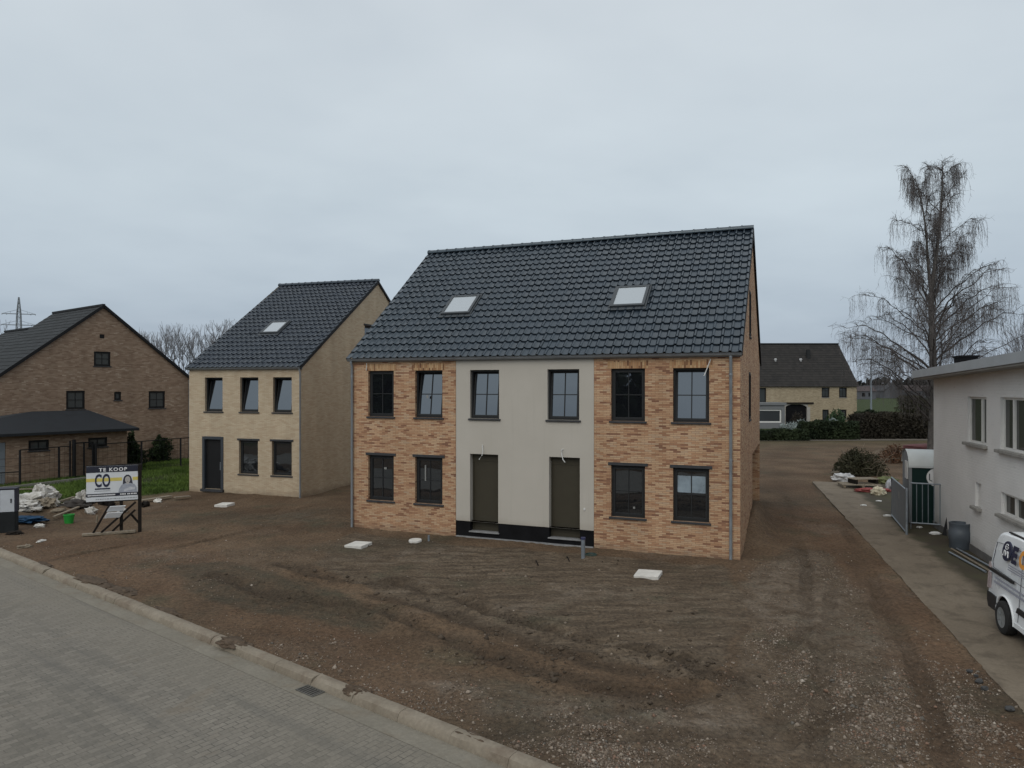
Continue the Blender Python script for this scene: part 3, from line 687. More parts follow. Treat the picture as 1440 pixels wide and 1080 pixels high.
soilm = pip(X, Y, SOIL); dens = np.where(soilm, .012, dens)
hu = -((X-HP[0])*HU[0]+(Y-HP[1])*HU[1]); hv = (X-HP[0])*HV[0]+(Y-HP[1])*HV[1]
inh = (hv > -.02) & (hu < .02) & (hu > -12.5)
keep = (rg.uniform(0, 1, len(X)) < dens) & (dk < -.03) & (da < -.05) & ~inh
X, Y = X[keep], Y[keep]; n = len(X)
S = np.clip(rg.lognormal(math.log(.0095), .52, n), .004, .05)
pal = np.array([(.105,.080,.060),(.16,.125,.096),(.22,.18,.142),(.27,.222,.178),(.19,.12,.085),(.35,.305,.255),(.13,.117,.10)])
pi_ = rg.choice(len(pal), n, p=[.25,.26,.21,.10,.09,.03,.06]); cols = pal[pi_]*rg.uniform(.8, 1.2, (n,1))
Zs = height(X, Y)+S*.15
octs('gravel', np.stack([X, Y, Zs], -1), S, cols, M['stones'])
X, Y = sample(120000); dr = np.full(len(X), 9.0)
for pts, dep, w in RUTS[:3]: dr = np.minimum(dr, dline(X, Y, pts))
p = .5*np.exp(-(dr/.30)**2)*np.clip(.5+1.4*fbm(X, Y, 1.1, 15), 0, 1)+.05*pip(X, Y, SOIL)*np.clip(.3+1.5*fbm(X, Y, .9, 16), 0, 1)
dk = (X-K0[0])*KN[0]+(Y-K0[1])*KN[1]
hu = -((X-HP[0])*HU[0]+(Y-HP[1])*HU[1]); hv = (X-HP[0])*HV[0]+(Y-HP[1])*HV[1]
keep = (rg.uniform(0, 1, len(X)) < p) & (dk < -.1) & ~((hv > -.02) & (hu < .02) & (hu > -12.5))
X, Y = X[keep], Y[keep]; n = len(X); S = np.clip(rg.lognormal(math.log(.017), .6, n), .007, .075)
cols = np.array([(.072,.055,.040)])*rg.uniform(.7, 1.35, (n,1))
octs('soil_clods', np.stack([X, Y, height(X, Y)+S*.2], -1), S, cols, M['stones'], .7)
# grass blades on the verge and tufts
def blades(name, P, hgt, mat, kind='stuff', w=.012, spread=.5):
    n = len(P); a = rg.uniform(0, 6.283, n); h = hgt*rg.uniform(.5, 1.3, n); lx = rg.normal(0, spread, n)*h; ly = rg.normal(0, spread, n)*h
    dx, dy = np.cos(a)*w, np.sin(a)*w
    V = np.stack([np.stack([P[:,0]-dx, P[:,1]-dy, P[:,2]-.02], -1), np.stack([P[:,0]+dx, P[:,1]+dy, P[:,2]-.02], -1), np.stack([P[:,0]+lx, P[:,1]+ly, P[:,2]+h], -1)], 1)
    me = bpy.data.meshes.new(name); me.vertices.add(n*3); me.vertices.foreach_set('co', V.ravel())
    me.loops.add(n*3); me.loops.foreach_set('vertex_index', np.arange(n*3, dtype=np.int32))
    me.polygons.add(n); me.polygons.foreach_set('loop_start', np.arange(0, n*3, 3, dtype=np.int32)); me.update(calc_edges=True)
    me.materials.append(mat); o = bpy.data.objects.new(name, me); COL.objects.link(o)
    return tag(o, kind=kind)
M['grass'] = leaf('grass_blade', (.040,.072,.012), (.105,.160,.032), .8)
gp = np.array(GRASS); bx = rg.uniform(gp[:,0].min(), gp[:,0].max(), 220000); by = rg.uniform(gp[:,1].min(), gp[:,1].max(), 220000)
k = pip(bx, by, GRASS) & (rg.uniform(0, 1, len(bx)) < np.clip(.5+.9*fbm(bx, by, .5, 21), .05, 1)); bx, by = bx[k][:90000], by[k][:90000]
blades('grass', np.stack([bx, by, height(bx, by)], -1), .14, M['grass'], w=.022)
# ================================================================== the pair of new brick houses
A1 = R(21.7); WID, DEP, EAVE, RIDGE, MID = 12.38, 10.95, 5.55, 10.08, 5.5
org = HP + HU*WID
house = thing('semi_detached_house', 'new pair of orange brick houses with rendered middle, black tiled roof and two skylights', 'house', (org[0], org[1], 0), -A1)
ups = [(.66,1.63), (2.42,3.40), (4.36,5.34), (6.90,7.88), (8.83,9.81), (10.59,11.57)]
UZ, GZ = (3.70, 5.20), (.95, 2.43)
upper = [(a, b, *UZ) for a, b in ups]; lower = [(ups[i][0], ups[i][1], *GZ) for i in (0, 1, 4, 5)]
doors = [(4.36, 5.31, .20, 2.60), (6.95, 7.90, .20, 2.60)]
X1, X2 = 3.87, 8.33; RV = .14
b = MB(); wall(b, 0, X1, -.35, EAVE, [h for h in upper+lower if h[1] < X1], I, RV); b.build('brick_wall', M['brick'], house)
b = MB(); wall(b, X2, WID, -.35, EAVE, [h for h in upper+lower if h[0] > X2], I, RV); b.build('brick_wall', M['brick'], house)
b = MB(lambda p: (p[0], p[1]+.004, p[2])); wall(b, X1+.008, X2-.008, .50, EAVE, [h for h in upper if X1 < h[0] < X2]+[(d[0], d[1], .5, d[3]) for d in doors], I, .24)
b.build('rendered_wall', M['stucco'], house)
b = MB(lambda p: (p[0], p[1]+.018, p[2])); wall(b, X1+.008, X2-.008, -.35, .50, [(d[0], d[1], d[2]-.02, .5) for d in doors], I, .24); b.build('plinth', M['plinth'], house)
b = MB()
for x in (X1, X2): b.face([(x-.008,.05,-.3),(x+.008,.05,-.3),(x+.008,.05,EAVE),(x-.008,.05,EAVE)])
b.face([(0,.3,5.4),(WID,.3,5.4),(WID,.3,EAVE),(0,.3,EAVE)]); b.build('joint', M['black'], house)
b = MB()
for (h0, h1) in ((X1+.02, doors[0][0]-.02), (doors[0][1]+.02, doors[1][0]-.02), (doors[1][1]+.02, X2-.02)): b.box(h0, h1, -.05, .016, -.3, .035)
b.box(doors[0][0]-.02, doors[0][1]+.02, -.05, .016, -.3, .034); b.box(doors[1][0]-.02, doors[1][1]+.02, -.05, .016, -.3, .034)
b.build('footing_strip', M['stone'], house)
slope = lambda u: EAVE+(RIDGE-EAVE)*(1-abs(u-MID)/MID)
OV = 5.75
def side(x, sgn, holes, over):
    T = (lambda p: (x-p[1]*sgn, p[0], p[2]))
    b = MB(); zb = (lambda u: 2.36 if (over and u > OV) else -.35)
    wall(b, 0, 2*MID, zb, slope, holes, T, .12, brk=(MID, OV) if over else (MID,))
    return b.build('side_wall', M['brick'], house), T
sideholes = [(3.95, 4.70, 6.30, 7.80), (3.75, 4.55, 3.62, 5.15)]
sw, TS = side(WID, 1, sideholes, True)
for h in sideholes: window(house, TS, h, 1, 1, fm='black', d0=-.012, silld=.04)
side(0, -1, [], False)
b = MB(); b.face([(0,2*MID,-.3),(WID,2*MID,-.3),(WID,2*MID,EAVE),(0,2*MID,EAVE)]); b.build('rear_wall', M['brick'], house)
b = MB(); b.face([(WID-.14,OV,-.35),(6.2,OV,-.35),(6.2,OV,2.36),(WID-.14,OV,2.36)]); b.face([(WID-.14,OV,-.35),(WID,OV,-.35),(WID,OV,2.36),(WID-.14,OV,2.36)])
b.face([(6.2,OV,2.36),(WID,OV,2.36),(WID,2*MID,2.36),(6.2,2*MID,2.36)]); b.face([(6.2,OV,-.35),(6.2,2*MID,-.35),(6.2,2*MID,2.36),(6.2,OV,2.36)])
b.build('recessed_rear_wall', M['brick'], house)
b = MB(); b.face([(.15,.35,-.1),(WID-.15,.35,-.1),(WID-.15,5.6,-.1),(.15,5.6,-.1)]); b.face([(.15,.3,2.8),(WID-.15,.3,2.8),(WID-.15,10.8,2.8),(.15,10.8,2.8)])
M['dark_room'] = plain('bare_interior', (.05,.048,.045), .9, .1, 3)
b.build('floor_slab', M['dark_room'], house)
# windows: the second, third, fourth and sixth stand ajar, tipped inward at the top
tl = [0, 8.0, 6.5, 5.0, 0, 4.6]
for h, q in zip(upper, tl): window(house, I, h, tilt=R(q))
for i, h in enumerate(lower): window(house, I, h, lintel=True, pane_glare=(i == 3))
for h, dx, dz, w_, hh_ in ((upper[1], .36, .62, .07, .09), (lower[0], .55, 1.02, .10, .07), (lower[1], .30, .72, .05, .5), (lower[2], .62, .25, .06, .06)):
    b = MB(); b.box(h[0]+dx, h[0]+dx+w_, .094, .098, h[2]+dz, h[2]+dz+hh_); b.build('pane_mark', plain('painted_pane_mark', (.20,.20,.19), .6, .2, 20), house)  # a pale spot, and reflection and room hints painted as flat marks
for h in upper[:2]+upper[4:]:
    b = MB(); a, e = h[0]-.10, h[1]+.10
    b.face([(a,-.003,5.205),(e,-.003,5.205),(e,-.003,5.43),(a,-.003,5.43)])
    b.build('soldier_course', M['soldier'], house)
for d in doors:
    b = MB(); a, e, z0, z1 = d; g = .004; dd = .20
    b.box(a+g, a+.05, dd, dd+.06, z0+.01, z1-g); b.box(e-.05, e-g, dd, dd+.06, z0+.01, z1-g); b.box(a+.05, e-.05, dd, dd+.06, z1-.24, z1-g)
    f = b.build('door', M['door'], house)
    p = MB(); p.box(a+.053, e-.053, dd+.012, dd+.055, z0+.012, z1-.243); p.box(a+.12, e-.12, dd+.006, dd+.011, z0+.14, z1-.37)
    p.build('door_leaf', M['door'], f, bevel=.004)
    p = MB(); p.box(a-.03, e+.03, -.03, .26, z0-.032, z0+.006); p.build('threshold', M['stone'], f, bevel=.008)
# roof
SX0, SX1 = -.05, WID+.05
def sl_pt(y0, z0, y1, z1):
    L = math.hypot(y1-y0, z1-z0); c, s = (y1-y0)/L, (z1-z0)/L
    return (lambda p: (p[0], y0+c*p[1]-s*p[2], z0+s*p[1]+c*p[2])), L
Y0, Z0 = -.20, 5.60; Y1, Z1 = MID, 10.06
TSL, LSL = sl_pt(Y0, Z0, Y1, Z1)
b = MB(); tiles(b, SX0, SX1, (Y0, Z0), (Y1, Z1), .252, .375)
roof = b.build('roof', M['tile'], house, smooth=45)
b = MB(); tiles(b, SX0, SX1, (2*MID+.2, Z0), (Y1, Z1), .281, .375); b.build('roof', M['tile'], house, smooth=45)
b = MB(); ridge_caps(b, SX0, SX1, MID, Z1+.05, r=.105); b.build('ridge_tiles', M['tile'], roof, smooth=45)
for x0, x1 in ((SX0-.02, SX0+.03), (SX1-.03, SX1+.02)):
    for ya, s in ((Y0, 1), (2*MID+.2, -1)):
        T2, L2 = sl_pt(ya, Z0, MID, Z1); q = MB(T2); z0_, z1_ = (-.10, .015) if s == 1 else (-.015, .10)
        q.box(x0, x1, 0, L2, z0_, z1_); q.build('verge_trim', M['black'], roof)
b = MB(); b.face([(0,0,EAVE),(WID,0,EAVE),(WID,MID,RIDGE-.12),(0,MID,RIDGE-.12)]); b.face([(0,2*MID,EAVE),(WID,2*MID,EAVE),(WID,MID,RIDGE-.12),(0,MID,RIDGE-.12)]); b.build('roof_underlay', M['black'], roof)
def gutter(parent, x0, x1, y, z, r=.075, fascia=True):
    b = MB(); n = 9
    pr = [(y-r*math.cos(t), z-r*math.sin(t)) for t in [math.pi*k/(n-1) for k in range(n)]]
    pr = [(pr[0][0]-.006, pr[0][1]+.022), (pr[0][0]-.02, pr[0][1]+.012)] + pr
    A = [b.pt((x0, *q)) for q in pr]; Bq = [b.pt((x1, *q)) for q in pr]
    for i in range(len(pr)-1): b.f.append([A[i], Bq[i], Bq[i+1], A[i+1]]); b.m.append(0); b.uv.append(None)
    b.f.append(A[2:]); b.m.append(0); b.uv.append(None); b.f.append(Bq[2:][::-1]); b.m.append(0); b.uv.append(None)
    b.box(x0+.01, x1-.01, y+r+.002, y+r+.03, z-.09, z+.03)
    return b.build('gutter', M['zinc'], parent, smooth=50)
gutter(house, SX0, SX1, -.115, 5.585)
def downpipe(parent, x, z0, z1, y=-.065, r=.042, gy=-.115, mat='zinc'):
    b = MB(); b.tube([(x, gy, z1), (x, gy, z1-.06), (x, y, z1-.16), (x, y, z0)], r, 10)
    for z in (z0+.4, (z0+z1)/2, z1-.5):
        b.tube([(x, y, z-.02), (x, y, z+.02)], r*1.22, 10); b.box(x-.015, x+.015, y+r, -.001, z-.012, z+.012)
    return b.build('downpipe', M[mat], parent, smooth=50)
downpipe(house, .07, -.1, 5.52); downpipe(house, WID-.24, -.1, 5.52)
M['sky_frame'] = plain('slate_grey_flashing', (.045,.052,.058), .5, .15, 6)
def skylight(parent, T, u0, u1, t0, t1):
    b = MB(T); w = .09
    for bx in ((u0,u1,t0,t0+w),(u0,u1,t1-w,t1),(u0,u0+w,t0+w,t1-w),(u1-w,u1,t0+w,t1-w)): b.box(*bx, .0, .125)
    b.box(u0-.06, u1+.06, t0-.14, t0-.003, .045, .06); b.box(u0-.05, u0-.003, t0, t1, .0, .075); b.box(u1+.003, u1+.05, t0, t1, .0, .075); b.box(u0-.05, u1+.05, t1+.003, t1+.07, .0, .085)
    f = b.build('skylight', M['sky_frame'], parent, bevel=.006)
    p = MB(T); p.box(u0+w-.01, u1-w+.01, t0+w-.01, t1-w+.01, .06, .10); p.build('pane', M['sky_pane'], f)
q = 1/ math.cos(math.atan2(Z1-Z0, Y1-Y0))
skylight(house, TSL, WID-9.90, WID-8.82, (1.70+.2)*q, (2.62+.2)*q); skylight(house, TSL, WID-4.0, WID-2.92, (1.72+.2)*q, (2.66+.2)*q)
# loose cable tails over the doors and at the top corners, bell button
def cable(pts): 
    b = MB(); b.tube(pts, .013, 5); b.build('cable', M['white_plastic'], house, smooth=60)
cable([(4.80,-.005,2.88),(4.80,-.05,2.86),(4.83,-.08,2.72),(4.80,-.08,2.56),(4.70,-.07,2.44)])
cable([(7.40,-.005,2.84),(7.36,-.05,2.83),(7.37,-.08,2.68),(7.41,-.08,2.54),(7.47,-.07,2.46)])
cable([(11.61,-.005,5.44),(11.56,-.03,5.30),(11.48,-.06,5.08),(11.44,-.07,4.98)]); cable([(.60,-.004,5.46),(.61,-.02,5.35),(.60,-.03,5.22)])
b = MB(); b.box(8.02, 8.07, -.02, .004, 1.08, 1.14); b.build('bell_button', M['white_plastic'], house)

# ================================================================== the cream house
A2 = R(17.7); W2, E2, R2_, MID2 = 5.82, 5.50, 10.12, 6.65
P2o = np.array([-8.889, 30.122]) + np.array([-math.cos(A2), math.sin(A2)])*W2
h2 = thing('detached_house', 'narrow new cream brick house with a steep black tiled roof and one skylight', 'house', (P2o[0], P2o[1], 0), -A2)
X = lambda s: W2-s
u2 = [(X(4.97), X(4.02), 3.58, 5.08), (X(3.10), X(2.16), 3.58, 5.08), (X(1.42), X(.48), 3.58, 5.08)]
g2 = [(X(3.16), X(2.18), .88, 2.34), (X(1.48), X(.48), .88, 2.34)]; dr2 = (X(5.09), X(3.98), .16, 2.47)
b = MB(); wall(b, 0, W2, -.35, E2, u2+g2+[dr2], I, .14); b.build('front_wall', M['cream_brick'], h2)
s2 = lambda u: E2+(R2_-E2)*(1-abs(u-MID2)/MID2)
T2 = lambda p: (W2-p[1], p[0], p[2])
hv = [(5.32, 6.30, 6.35, 7.70)]
b = MB(); wall(b, 0, 2*MID2, -.35, s2, hv, T2, .12, brk=(MID2,)); b.build('side_wall', M['cream_brick'], h2)
b = MB(); wall(b, 0, 2*MID2, -.35, s2, [], lambda p: (p[1], p[0], p[2]), .12, brk=(MID2,)); b.face([(0,2*MID2,-.3),(W2,2*MID2,-.3),(W2,2*MID2,E2),(0,2*MID2,E2)]); b.build('side_wall', M['cream_brick'], h2)
b = MB(); b.face([(.1,.35,2.8),(W2-.1,.35,2.8),(W2-.1,13,2.8),(.1,13,2.8)]); b.face([(.1,.35,-.1),(W2-.1,.35,-.1),(W2-.1,13,-.1),(.1,13,-.1)]); b.build('floor_slab', M['dark_room'], h2)
for h in u2: window(h2, I, h, 1, 1, tilt=R(9), d0=.11)
for h in g2: window(h2, I, h, 1, 1, lintel=True, d0=.12)
window(h2, T2, hv[0], 1, 1, lintel=True, d0=.08)
M['door2'] = plain('slate_blue_frame', (.028,.034,.042), .5, .15, 6)
b = MB(); a, e, z0, z1 = dr2
b.box(a-.005, a+.12, -.03, .10, z0, z1); b.box(e-.12, e+.005, -.03, .10, z0, z1); b.box(a+.12, e-.12, -.03, .10, z1-.12, z1+.01); f = b.build('door', M['door2'], h2, bevel=.005)
b = MB(); b.box(a+.12, e-.12, .09, .13, z0+.02, z1-.125); b.build('door_leaf', M['black'], f)
b = MB(); b.box(a-.04, e+.04, -.12, .2, z0-.11, z0-.002); b.build('threshold', M['sill'], f, bevel=.006)
b = MB(); b.bar((e-.2,.05,1.0),(e-.2,.05,1.35),.022); b.build('pull_handle', M['zinc'], f)
b = MB(); tiles(b, -.05, W2+.05, (-.2, 5.50), (MID2, 10.06), .252, .38); rf2 = b.build('roof', M['tile2'], h2, smooth=45)
b = MB(); tiles(b, -.05, W2+.05, (2*MID2+.2, 5.50), (MID2, 10.06), .285, .38); b.build('roof', M['tile2'], h2, smooth=45)
b = MB(); ridge_caps(b, -.06, W2+.06, MID2, 10.11, r=.105); b.build('ridge_tiles', M['tile2'], rf2, smooth=45)
TS2, L2_ = sl_pt(-.2, 5.50, MID2, 10.06)
TSb, Lb = sl_pt(2*MID2+.2, 5.50, MID2, 10.06)
for x0, x1 in ((-.07,-.02), (W2+.02, W2+.07)):
    b = MB(TS2); b.box(x0, x1, 0, L2_, -.10, .02); b.build('verge_trim', M['black'], rf2)
    b = MB(TSb); b.box(x0, x1, 0, Lb, -.02, .10); b.build('verge_trim', M['black'], rf2)
gutter(h2, -.06, W2+.06, -.115, 5.50); downpipe(h2, W2-.03, -.1, 5.44, r=.035)
q = 1/math.cos(math.atan2(10.06-5.5, MID2+.2))
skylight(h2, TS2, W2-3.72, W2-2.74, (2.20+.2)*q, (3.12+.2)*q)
b = MB(); b.box(-.02, 1.2, -.06, -.003, -.25, -.02); b.build('footing_strip', M['black'], h2)

# ================================================================== brown brick house with a low hipped annex, far left
Q = np.array([-20.78, 46.0]); gd = np.array([-.612, -.79]); gn = np.array([-.79, .612]) # gable runs leftwards and nearer; gn points back
GW = 10.5
A3 = math.atan2(.79, .612)          # local x runs from the near (left) end to the far (right) end
O3 = Q+gd*GW
h3 = thing('brick_house', 'brown brick gabled house with dark roof and a low hipped annex behind the fence', 'house', (O3[0], O3[1], 0), A3)
X3 = lambda s: GW-s
def gpx(px, py):    # pixel on the gable plane -> local x, z
    k = (px-CX)/F; s = (k*Q[1]-Q[0])/(gd[0]-k*gd[1]); return GW-s, H-(py-CY)/F*(Q[1]+s*gd[1])
hole3 = []
for x0, y0, x1, y1 in ((132,494,155.5,515), (93,549.5,119.5,575), (160.5,551,170.5,562.5), (209,550,232,573.5), (140,470,147,476)):
    (a, zt), (c, zb) = gpx(x0, y0), gpx(x1, y1); hole3.append((a, c, zb, zt))
E3, R3 = 5.2, 9.36; s3 = lambda u: E3+(R3-E3)*(1-abs(u-GW/2)/(GW/2))
b = MB(); wall(b, 0, GW, -.3, s3, hole3, I, .12, brk=(GW/2,)); 
b.face([(0,0,-.3),(0,16.5,-.3),(0,16.5,E3),(0,0,E3)]); b.face([(GW,0,-.3),(GW,16.5,-.3),(GW,16.5,E3),(GW,0,E3)]); b.face([(0,7.4,E3),(GW,7.4,E3),(GW/2,7.4,R3)])
b.build('gable_wall', M['brown_brick'], h3)
for i, h in enumerate(hole3): window(h3, I, h, 2 if i in (0,1,3) else 1, 2 if i in (0,1,3) else 1, d0=.05, fm='black', gm='glass_far', bar=.03, sill=i < 4)
def rooftop(mb, x0, x1, y0, y1, ez, rz, ov=.12, tw=.3, rh=.36):
    """two slopes with the ridge along local y, tiled with courses"""
    mid = (x0+x1)/2
    for a, s in ((x0-ov, 1), (x1+ov, -1)):
        L = math.hypot(mid-a, rz-ez); n = max(2, int(L/rh)); dx, dz = (mid-a)/n, (rz-ez)/n
        nxv, nzv = -dz/(L/n)*s, abs(dx)/(L/n)
        for k in range(n):
            p0 = (a+dx*k, ez+dz*k); p1 = (a+dx*(k+1), ez+dz*(k+1)); w = (y1-y0)/tw
            lift = .016
            A = [(p0[0]-abs(nxv)*lift*s, y0, p0[1]+nzv*lift), (p0[0]-abs(nxv)*lift*s, y1, p0[1]+nzv*lift), (p1[0], y1, p1[1]), (p1[0], y0, p1[1])]
            mb.face(A, 0, [(0,k),(w,k),(w,k+.98),(0,k+.98)])
            mb.face([A[0], A[1], (p0[0], y1, p0[1]), (p0[0], y0, p0[1])], 0, [(0,k),(w,k),(w,k),(0,k)])
b = MB(); rooftop(b, 0, GW, -.1, 7.4, E3-.05, R3+.06); rf3 = b.build('roof', M['tile_old'], h3)
b = MB(); rooftop(b, 0, GW, 7.4, 16.2, E3-.05, 8.6); b.face([(GW/2,16.2,8.6),(-.1,16.2,E3),(GW+.1,16.2,E3)]); b.build('roof', M['tile_old'], h3)
b = MB()
for s in (0, 1):
    a = (-.12, -.09, E3-.09) if s == 0 else (GW+.12, -.09, E3-.09); c = (GW/2, -.09, R3+.04)
    b.bar(a, c, .10, .16)
b.bar((GW/2,-.1,R3+.10), (GW/2,7.4,R3+.10), .16, .12); b.bar((GW/2,7.45,8.66), (GW/2,16.2,8.66), .16, .12); b.build('verge_trim', M['black'], rf3)
b = MB(); b.tube([(GW-.06,-.06,5.1),(GW-.06,-.06,-.2)], .05, 8); b.build('downpipe', M['zinc'], h3, smooth=50)
# annex
AX1, AXD = X3(5.9), 4.6; AX0 = AX1-9.2
def apx(px, py):
    # pixel on the annex front plane (local y = -AXD)
    o = O3-gn*AXD; d = -gd; k = (px-CX)/F; s = (k*o[1]-o[0])/(d[0]-k*d[1]); return s, H-(py-CY)/F*(o[1]+s*d[1])
AX1 = apx(178.5, 603)[0]; AE = apx(178.5, 602)[1]
hol = []
for x0, y0, x1, y1 in ((40,619.5,69,632.5), (124,616,151,627.5)):
    (a, zt), (c, zb) = apx(x0, y0), apx(x1, y1); hol.append((a, c, zb, zt))
ga, gt = apx(8, 622); hol.append((ga-2.4, ga, -.05, gt))
TA = lambda p: (p[0], -AXD+p[1], p[2])
b = MB(); wall(b, AX0, AX1, -.3, AE, hol, TA, .12); b.face([(AX1,-AXD,-.3),(AX1,0,-.3),(AX1,0,AE),(AX1,-AXD,AE)]); b.face([(AX0,-AXD,-.3),(AX0,0,-.3),(AX0,0,AE),(AX0,-AXD,AE)])
b.build('annex_wall', M['brown_brick'], h3)
for h in hol[:2]: window(h3, TA, h, 2, 1, d0=.05, fm='black', gm='glass_far', bar=.05)
b = MB(TA); M['garage'] = plain('grey_garage_door', (.17,.19,.21), .6, .1, 2)
a, c, z0, z1 = hol[2]; n = 5
for k in range(n): b.box(a+.01, c-.01, .06, .10, z0+(z1-z0)*k/n+.006, z0+(z1-z0)*(k+1)/n-.006)
b.build('garage_door', M['garage'], h3, bevel=.004)
def apx2(px, py):
    o = O3-gn*AXD/2; d = -gd; k = (px-CX)/F; s = (k*o[1]-o[0])/(d[0]-k*d[1]); return s, H-(py-CY)/F*(o[1]+s*d[1])
rz = apx2(90, 577.5)[1]; r0, r1, ry = apx2(45, 577)[0], apx2(124, 577)[0], -AXD/2
e0, e1, f0 = AX0-.35, AX1+.45, -AXD-.45
b = MB(); b.face([(e0,f0,AE),(e1,f0,AE),(r1,ry,rz),(r0,ry,rz)]); b.face([(e1,f0,AE),(e1,-.01,AE),(r1,ry,rz)]); b.face([(e0,-.01,AE),(e0,f0,AE),(r0,ry,rz)]); b.face([(e1,-.01,AE),(e0,-.01,AE),(r0,ry,rz),(r1,ry,rz)])
b.box(e0, e1, f0, f0+.12, AE-.13, AE-.004); b.box(e1-.12, e1, f0+.122, -.02, AE-.13, AE-.004)
M['bitumen'] = plain('dark_bitumen', (.016,.018,.021), .8, .2, 2.5, spec=.2)
b.build('annex_roof', M['bitumen'], h3)

# ================================================================== white painted building on the right
A5 = R(16.3); dw = np.array([-math.sin(A5), -math.cos(A5)]); Pw = np.array([14.076, 23.81])
# local x runs from the far corner towards the viewer, local y into the building, z up
h5 = thing('white_building', 'white painted brick building with an overhanging flat roof beside the driveway', 'building', (Pw[0], Pw[1], 0), math.atan2(dw[1], dw[0]))
t = NT('white_painted_brick'); uv = t.uvo; bb = t.new('ShaderNodeTexBrick', offset=.5)
for k, v in (('Scale',1), ('Mortar Size',.008), ('Mortar Smooth',.6), ('Bias',0), ('Brick Width',.22), ('Row Height',.075)): bb.inputs[k].default_value = v
t.link(uv, bb.inputs['Vector']); n = t.noise(uv, .7, 5, .6); nf = t.noise(t.mapping(uv, scale=(3,14,1)), 1, 4, .6)
c = t.ramp(n.outputs[0], [(.3, (.63,.62,.60)), (.7, (.71,.70,.68))]).outputs[0]
c = t.mix(t.ramp(nf.outputs[0], [(.6, (0,0,0)), (.8, (.5,)*3)]).outputs[0], c, (.33,.32,.31))
spz = t.new('ShaderNodeSeparateXYZ'); t.link(uv, spz.inputs[0])
spl = t.ramp(t.math('ADD', spz.outputs[1], t.math('MULTIPLY', n.outputs[0], .7)), [(.35, (.7,)*3), (.85, (0,0,0))])
c = t.mix(spl.outputs[0], c, (.26,.245,.225))                                     # mud splashed up from the ground
t.bump(t.math('ADD', t.math('MULTIPLY', bb.outputs['Fac'], -1), nf.outputs[0]), .45, .008)
M['white_brick'] = t.set(Base_Color=c, Roughness=.85, Specular_IOR_Level=.25)
M['white_frame'] = plain('white_window_frame', (.66,.65,.62), .5, .06, 6)
M['conc_sill'] = plain('grey_concrete_sill', (.24,.23,.21), .9, .25, 6)
LEN5, DEP5 = 8.7, 9.0
h5o = [(3.40,4.92,3.10,4.40), (5.92,8.2,3.10,4.42), (4.06,4.52,1.36,2.02), (5.97,8.2,1.47,2.02)]
wt5 = lambda u: 4.98+.028*u
b = MB(); wall(b, 0, LEN5, -.3, wt5, h5o, I, .12); b.face([(0,0,-.3),(0,DEP5,-.3),(0,DEP5,5.0),(0,0,5.0)]); b.face([(LEN5,0,-.3),(LEN5,DEP5,-.3),(LEN5,DEP5,5.4),(LEN5,0,5.4)]); b.face([(0,DEP5,-.3),(LEN5,DEP5,-.3),(LEN5,DEP5,5.4),(0,DEP5,5.0)])
b.build('wall', M['white_brick'], h5)
def wwin(h, mull):
    a, c, z0, z1 = h; b = MB(); w = .06; d0, d1 = .07, .12
    b.box(a+.002, a+w, d0, d1, z0, z1-.002); b.box(c-w, c-.002, d0, d1, z0, z1-.002); b.box(a+w, c-w, d0, d1, z0, z0+w); b.box(a+w, c-w, d0, d1, z1-w, z1-.002)
    f = b.build('window', M['white_frame'], h5)
    for m_ in mull: s = MB(); s.box(m_-.045, m_+.045, d0-.02, d1-.002, z0+w+.002, z1-w-.002); s.build('mullion', M['white_frame'], f)
    p = MB(); p.box(a+w-.01, c-w+.01, d0+.03, d0+.036, z0+w-.01, z1-w+.01); p.build('pane', M['glass_curtain'], f)
    q = MB(); q.box(a-.10, c+.10, -.12, .065, z0-.085, z0-.002); q.build('sill', M['conc_sill'], f, bevel=.012)
    return f
wwin(h5o[0], [4.42]); wwin(h5o[1], [6.62, 7.5]); wwin(h5o[3], [6.75, 7.5])
b = MB(); a, c, z0, z1 = h5o[2]; b.box(a+.002, c-.002, .08, .14, z0, z1-.002); f = b.build('blocked_window', M['white_brick'], h5)
b = MB(); b.box(a-.10, c+.06, -.12, .075, z0-.085, z0-.002); b.build('sill', M['conc_sill'], f, bevel=.012)
b = MB(); b.box(.02, LEN5, -.03, -.003, -.3, .22); b.build('plinth', plain('dark_cement_plinth', (.12,.115,.11), .9, .25, 4), h5)
M['roof_edge'] = plain('grey_roof_edge', (.32,.34,.355), .55, .12, 1.5)
rk_ = lambda u, v: 4.93+.028*u+.0*v
b = MB(); oh = .55
for (z0, z1, y0, x0, m_) in ((0, .05, -oh+.05, -.40, 1), (.052, .30, -oh, -.45, 0)):
    P8 = [(x0,y0,rk_(x0,0)+z0),(LEN5+.3,y0,rk_(LEN5,0)+z0),(LEN5+.3,DEP5+.3,rk_(LEN5,0)+z0),(x0,DEP5+.3,rk_(x0,0)+z0)]
    Q8 = [(p[0],p[1],p[2]+z1-z0) for p in P8]; i = [b.pt(p) for p in P8+Q8]
    for q in ((0,3,2,1),(4,5,6,7),(0,1,5,4),(1,2,6,5),(2,3,7,6),(3,0,4,7)): b.f.append([i[j] for j in q]); b.m.append(m_); b.uv.append(None)
b.build('roof', [M['roof_edge'], plain('pale_soffit', (.30,.29,.27), .85, .12, 3)], h5)
b = MB(); b.box(.9, 1.5, .35, .85, 5.1, 5.60); b.box(.87, 1.53, .32, .88, 5.602, 5.66); b.build('roof_vent', M['plinth'], h5)

